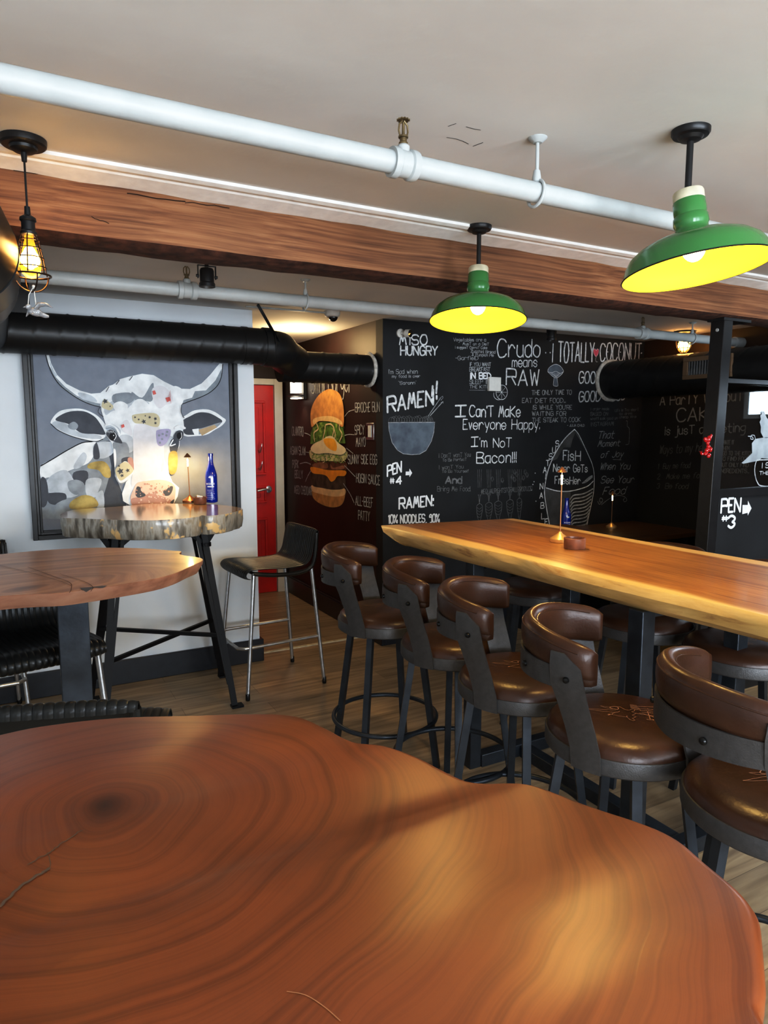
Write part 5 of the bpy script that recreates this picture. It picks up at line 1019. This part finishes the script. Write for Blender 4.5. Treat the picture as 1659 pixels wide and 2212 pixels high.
# spalted slab table under the painting
ZT = 1.112
ct = thing('slab_table', 'tall pub table with thick bark-edged spalted slab top under the cow painting', 'table', 'live edge slab tables', loc=(.70, 3.80, 0))
top = outline([(134, 1118), (175, 1120), (228, 1122), (280, 1124), (330, 1124), (370, 1122), (405, 1119), (430, 1116), (436, 1113), (450, 1114), (485, 1111), (510, 1105), (524, 1100), (516, 1096), (480, 1091), (440, 1089), (390, 1088), (330, 1088), (280, 1092), (230, 1096), (180, 1099), (150, 1103), (132, 1110)], ZT, (), 4)
rn = random.Random(11)
def wob(pts, z, d): return [Vector((p.x+rn.uniform(-.004, .004), p.y+rn.uniform(-.004, .004), z)) for p in inset(pts, d, z)]
m = MB(); m.slab(inset(top, .001, ZT), wob(top, ZT-.098, .012), 0, 1, rows=[inset(top, 0, ZT-.002), wob(top, ZT-.05, .002), wob(top, ZT-.094, .008)]); m.build('table_top', [M['cowtop'], M['bark']], ct, world=True, sharp=60)
Fc = {'rf': (1.035, 3.63, 0), 'rb': (1.10, 4.13, 0), 'lf': (.345, 3.58, 0), 'lb': (.34, 4.12, 0)}; Tc = {'rf': (.93, 3.80, 1.01), 'rb': (.93, 3.90, 1.01), 'lf': (.47, 3.78, 1.01), 'lb': (.47, 3.90, 1.01)}
for k in Fc:
    a, b = Vector(Tc[k]), Vector(Fc[k]); b2 = b+Vector((0, 0, .01)); sx = 1 if k[0] == 'r' else -1
    m = MB(); m.bar(a, b2, .032, .016, up=(0, 1, 0)); m.bar(a+Vector((-sx*.04, 0, 0)), b2.lerp(a, .12)+Vector((-sx*.012, 0, 0)), .018, .012, up=(0, 1, 0)); m.box((b.x-.02, b.y-.03, 0), (b.x+.045, b.y+.02, .012)); m.build('leg', M['blackbar'], ct, world=True)
for sx, cx_ in ((1, .93), (-1, .47)):
    m = MB(); m.box((cx_-.09, 3.68, 1.005), (cx_+.09, 4.02, 1.013)); jn = Vector((cx_+sx*.012, 3.80, .905))
    m.bar(jn, (cx_-sx*.11, 3.79, 1.006), .022, .014, up=(0, 1, 0)); m.bar(jn, (cx_+sx*.075, 3.79, 1.006), .028, .014, up=(0, 1, 0)); m.lathe([(.024, -.012), (.03, -.01), (.03, .01), (.024, .012)], 20, (cx_+sx*.014, 3.80, .905)); m.bar((cx_+sx*.012, 3.92, .905), (cx_-sx*.11, 3.92, 1.006), .022, .014, up=(0, 1, 0))
    m.build('top_bracket', M['blackbar'], ct, world=True)
def lg(k, z_): a, b = Vector(Tc[k]), Vector(Fc[k]); return a.lerp(b, (a.z-z_)/(a.z-b.z))
m = MB(); m.bar(lg('lf', .36), lg('rb', .40), .02, .02); m.bar(lg('lb', .44), lg('rf', .40), .02, .02); m.build('cross_brace', M['blackbar'], ct, world=True)
# long bar table
ZB = 1.05
bt2 = thing('bar_table', 'long honey-coloured live edge wooden bar table at the right', 'table', 'live edge slab tables', loc=(2.08, 1.9, 0))
yy = [.72+i*(3.09-.72)/24 for i in range(25)]; rn = random.Random(4)
lx = [1.776-(y-.72)*.0425+.006*math.sin(y*7)+rn.uniform(-.002, .002) for y in yy]; rx = [2.492-(y-.72)*.015+.006*math.sin(y*5+1) for y in yy]
def ring(dl_, dr_, d0, d1, z_, jj=0):
    L_ = [Vector((x+dl_+(rn.uniform(-jj, jj)), y, z_)) for x, y in zip(lx, yy)]; R_ = [Vector((x-dr_, y-.00, z_)) for x, y in zip(rx, yy)]
    R_[-1].y -= .11; R_[-2].y -= .05
    L_[-1].y -= d1; R_[-1].y -= d1*.6; L_[0].y += d0; R_[0].y += d0
    return R_+L_[::-1]
m = MB(); m.slab(ring(0, 0, 0, 0, ZB), ring(.045, .04, .03, .17, ZB-.086), 0, 1, rows=[ring(-.002, 0, 0, 0, ZB-.003), ring(-.004, .005, 0, .03, ZB-.03, .003), ring(.012, .02, .01, .11, ZB-.064, .004)])
m.build('table_top', [M['bartop'], M['baredge']], bt2, world=True, sharp=30)
for (x, y) in ((1.80, 2.44), (2.36, 2.42), (1.79, 1.51), (2.36, 1.555)):
    bevel(MB().box((x-.03, y-.03, 0), (x+.03, y+.03, .964)).build('leg', M['steel_leg'], bt2, world=True), .003)
for y in (2.43, 1.53):
    bevel(MB().box((1.831, y-.028, .93), (2.329, y+.028, .963)).build('top_rail', M['steel_leg'], bt2, world=True), .003); bevel(MB().box((1.831, y-.028, .0), (2.329, y+.028, .06)).build('foot_rail', M['steel_leg'], bt2, world=True), .003)
    bevel(MB().box((2.05, y-.028, .06), (2.11, y+.028, .93)).build('centre_post', M['steel_leg'], bt2, world=True), .003) if 0 else None
bevel(MB().box((2.05, 1.56, .0), (2.11, 2.40, .055)).build('stretcher', M['steel_leg'], bt2, world=True), .003)
# dark table in the far corner with lamp, bottle and a chair
kt = thing('dining_table', 'dark wooden table in the shadow below the chalkboard, behind the bar table', 'table', loc=(4.0, 3.75, 0))
bevel(MB().box((3.35, 3.42, .72), (4.72, 4.12, .755)).build('table_top', M['backtop'], kt, world=True), .004)
for x, y in ((3.45, 3.5), (4.62, 3.5), (3.45, 4.04), (4.62, 4.04)): MB().box((x-.03, y-.03, 0), (x+.03, y+.03, .72)).build('leg', M['steel_leg'], kt, world=True)
kc = thing('metal_chair', 'dark metal chair with a curved tube back at the shadowed table', 'chair', loc=(4.15, 3.12, 0))
bevel(MB().box((-.19, -.19, .44), (.19, .19, .46)).build('seat', M['blackbar'], kc), .006)
m = MB(); m.tube(smooth([Vector((-.19, -.19, .45)), Vector((-.2, -.21, .74)), Vector((-.16, -.23, .80)), Vector((0, -.25, .815)), Vector((.16, -.23, .80)), Vector((.2, -.21, .74)), Vector((.19, -.19, .45))], 5), .012, 12); m.tube([(-.2, -.21, .66), (0, -.24, .66), (.2, -.21, .66)], .008, 10); m.build('back_frame', M['brass'], kc)
for sx in (-1, 1):
    for s2 in (-1, 1): MB().tube([(sx*.17, s2*.17, .45), (sx*.2, s2*.2, 0)], .012, 12).build('leg', M['blackbar'], kc)
# ================================================================== THINGS ON THE TABLES
def table_lamp(label, loc, mt_shade, h=.31, hx=0.):
    o = thing('table_lamp', label, 'lamp', 'slim cordless table lamps', loc)
    MB().lathe([(0, .001), (.042, .001), (.043, .008), (.043, .016), (.040, .018), (.022, .030), (.009, .040), (.006, .046), (0, .046)], 36).build('base', mt_shade, o)
    MB().tube([(0, 0, .04), (hx, 0, h-.028)], .0027, 12).tube([(hx, 0, h-.028), (hx, 0, h-.012)], .0012, 8).build('stem', M['lampdark'], o)
    MB().lathe([(.0, h+.008), (.003, h+.007), (.0205, h-.014), (.021, h-.016), (.018, h-.015), (0, h-.006)], 28, (hx, 0, 0)).build('shade', M['lampdark'], o)
    MB().lathe([(0, h-.028), (.0048, h-.029), (.0042, h-.045), (.0036, h-.07)], 16, (hx, 0, 0)).build('led_cone', M['bulbW'], o)
    return Vector(loc)+Vector((hx, 0, h-.02))
tl1 = table_lamp('slim copper cordless lamp standing on the honey bar table', (2.125, 2.255, ZB), M['lampgold'], .325)
tl2 = table_lamp('slim dark cordless lamp on the spalted table before the painting', (.932, 4.09, ZT), M['lampdark'], .285, -.006)
tl3 = table_lamp('slim cordless lamp glowing on the far shadowed table', (4.22, 3.90, .755), M['lampgold'], .29)
def cup(label, loc, r_=.044, h=.044):
    o = MB().lathe([(0, .001), (r_-.002, .001), (r_, .004), (r_, h-.002), (r_-.002, h), (r_-.006, h), (r_-.007, h-.004), (r_-.008, .008), (0, .007)], 40).build('wooden_cup', M['cup']); o.location = loc
    return tag(o, label, 'cup', 'round wooden cups')
cup('round walnut wood cup beside the lamp on the honey bar table', (2.062, 2.10, ZB), .045, .046)
cp_ = cup('dark round wooden cup on the spalted table beside the blue bottle', (.967, 3.99, ZT), .037, .042)
pk = MB()
for i in range(3): pk.box((-.018+i*.011, -.012, .006), (-.009+i*.011, .012, .05-.003*i))
pk = pk.build('sugar_packets', M['screen_wh']); pk.location = (.967, 3.99, ZT+.002); tag(pk, 'white paper packets standing in the dark cup on the spalted table', 'packets')
def bottle(label, loc):
    o = thing('glass_bottle', label, 'bottle', 'cobalt blue glass bottles', loc)
    MB().lathe([(0, .001), (.030, .001), (.0345, .005), (.0355, .02), (.0355, .15), (.034, .168), (.028, .19), (.019, .218), (.0145, .24), (.0135, .275), (.0155, .277), (.0155, .289), (.0135, .291), (0, .291)], 40).build('bottle_body', M['blueglass'], o)
    m = MB(); rr = .0359
    def C_(u, z_): a = R(-112)+u/rr; return Vector((rr*math.cos(a), rr*math.sin(a), z_))
    def cyl_text(txt, u0, u1, z_, h, w):
        tot = sum(glyph_w(c)+1.15 for c in txt); k = (u1-u0)/tot; x = 0
        for ch in txt:
            if ch in G:
                for st in G[ch].split('|'):
                    q = [C_(u0+(x+int(p[0]))*k, z_+(int(p[1])-2)/6*h) for p in st.replace('~', '').split()]
                    for a, b in zip(q[:-1], q[1:]):
                        nn = Vector((a.x, a.y, 0)).normalized(); ribbon(m, [a, b], w, nn)
            x += glyph_w(ch)+1.15
    cyl_text('WATERMARK', -.026, .026, .108, .010, .0012)
    for i in range(6): cyl_text('NNNMNNMNMN'[:8+i % 3], -.022, .016+.004*(i % 3), .075-i*.0105, .003, .0007)
    pts = [(-.02, .094), (.02, .094), (.02, .1005), (-.02, .1005)]
    for i in range(10): a, b = -.02+i*.004, -.016+i*.004; m.add([C_(a, .094), C_(b, .094), C_(b, .1005), C_(a, .1005)], [(0, 1, 2, 3)])
    for k in range(7): a = R(20+k*24); ribbon(m, [C_(0, .148), C_(.011*math.cos(a), .148+.012*math.sin(a))], .003, (math.cos(R(-112)), math.sin(R(-112)), 0))
    m.build('printed_label', M['label_w'], o, fixn=False)
    return o
bottle('cobalt blue glass bottle with white print on the spalted table', (1.05, 4.045, ZT))
bottle('dark blue bottle standing on the shadowed table behind the copper lamp', (3.56, 3.72, .755))
# ================================================================== LIGHT
def area(name, loc, rot, sx, sy_, e, col):
    l = bpy.data.lights.new(name, 'AREA'); l.shape = 'RECTANGLE'; l.size = sx; l.size_y = sy_; l.energy = e; l.color = col
    o = bpy.data.objects.new(name, l); C.objects.link(o); o.location = loc; o.rotation_euler = rot; return o
def point(name, loc, e, col, r_=.03):
    l = bpy.data.lights.new(name, 'POINT'); l.energy = e; l.color = col; l.shadow_soft_size = r_
    o = bpy.data.objects.new(name, l); C.objects.link(o); o.location = loc; return o
def spotl(name, loc, tgt, e, col, ang, blend=.5, r_=.03):
    l = bpy.data.lights.new(name, 'SPOT'); l.energy = e; l.color = col; l.spot_size = R(ang); l.spot_blend = blend; l.shadow_soft_size = r_
    o = bpy.data.objects.new(name, l); C.objects.link(o); o.location = loc; o.rotation_euler = (Vector(tgt)-Vector(loc)).to_track_quat('-Z', 'Y').to_euler(); return o
for i, x in enumerate((-.6, 1.2, 3.0)): area('daylight', (x, -2.55, 1.40), (R(90+14), 0, 0), 1.3, 1.3, 64, (.86, .92, 1.0))
area('daylight', (XR-.06, 1.98, 1.9), (0, R(90), 0), .5, .55, 14, (.7, .85, 1.0))
for lp, e in ((lp1, 22), (lp2, 17)): point('pendant_glow', lp, e, (1, .68, .28), .06)
point('cage_glow', (.086, 2.17, ZN-.308), 10, (1, .55, .18), .034)
point('far_cage_glow', (4.62, 3.62, ZF-.10), 8, (1, .5, .16), .062)
point('lamp_glow', tl1+Vector((0, 0, .003)), 4.5, (1, .66, .25), .008); point('lamp_glow', tl2+Vector((0, 0, .003)), 6.5, (1, .66, .25), .008); point('lamp_glow', tl3+Vector((0, 0, .003)), .6, (1, .66, .3), .008)
spotl('can_beam', (.93, 3.10, ZF-.125), (.93, 3.2, 0), 10, (1, .85, .6), 80)
point('hall_light', (1.95, 4.9, 2.17), 16, (1, .72, .38), .05)
spotl('sconce_beam', (XH-.07, 5.62, 1.80), (XH-.05, 5.55, .3), 4, (1, .85, .6), 110, .8)
w = bpy.data.worlds.new('World'); bpy.context.scene.world = w; w.use_nodes = True
w.node_tree.nodes['Background'].inputs[0].default_value = (.7, .8, 1, 1); w.node_tree.nodes['Background'].inputs[1].default_value = .5
# ================================================================== CAMERA
cd = bpy.data.cameras.new('camera'); cam = bpy.data.objects.new('camera', cd); C.objects.link(cam)
cd.sensor_fit = 'VERTICAL'; cd.sensor_height = 24; cd.lens = 24*FPX/2212; cd.clip_start = .02
cam.location = (0, 0, EYE); cam.rotation_euler = (PI/2-PIT, 0, -YAW)
sc_ = bpy.context.scene; sc_.camera = cam
sc_.view_settings.view_transform = 'Standard'; sc_.view_settings.look = 'None'; sc_.view_settings.exposure = 0.0; sc_.view_settings.gamma = 1.0
cm = sc_.view_settings; cm.use_curve_mapping = True; cv = cm.curve_mapping.curves[3]
for x_, y_ in ((.12, .085), (.30, .285), (.55, .60), (.8, .875)): cv.points.new(x_, y_)
cm.curve_mapping.update()
sc_.cycles.max_bounces = 6; sc_.cycles.diffuse_bounces = 3; sc_.cycles.glossy_bounces = 3; sc_.cycles.use_adaptive_sampling = True; sc_.cycles.adaptive_threshold = .04; sc_.cycles.caustics_reflective = False; sc_.cycles.caustics_refractive = False; sc_.cycles.use_denoising = True; sc_.cycles.sample_clamp_indirect = 6
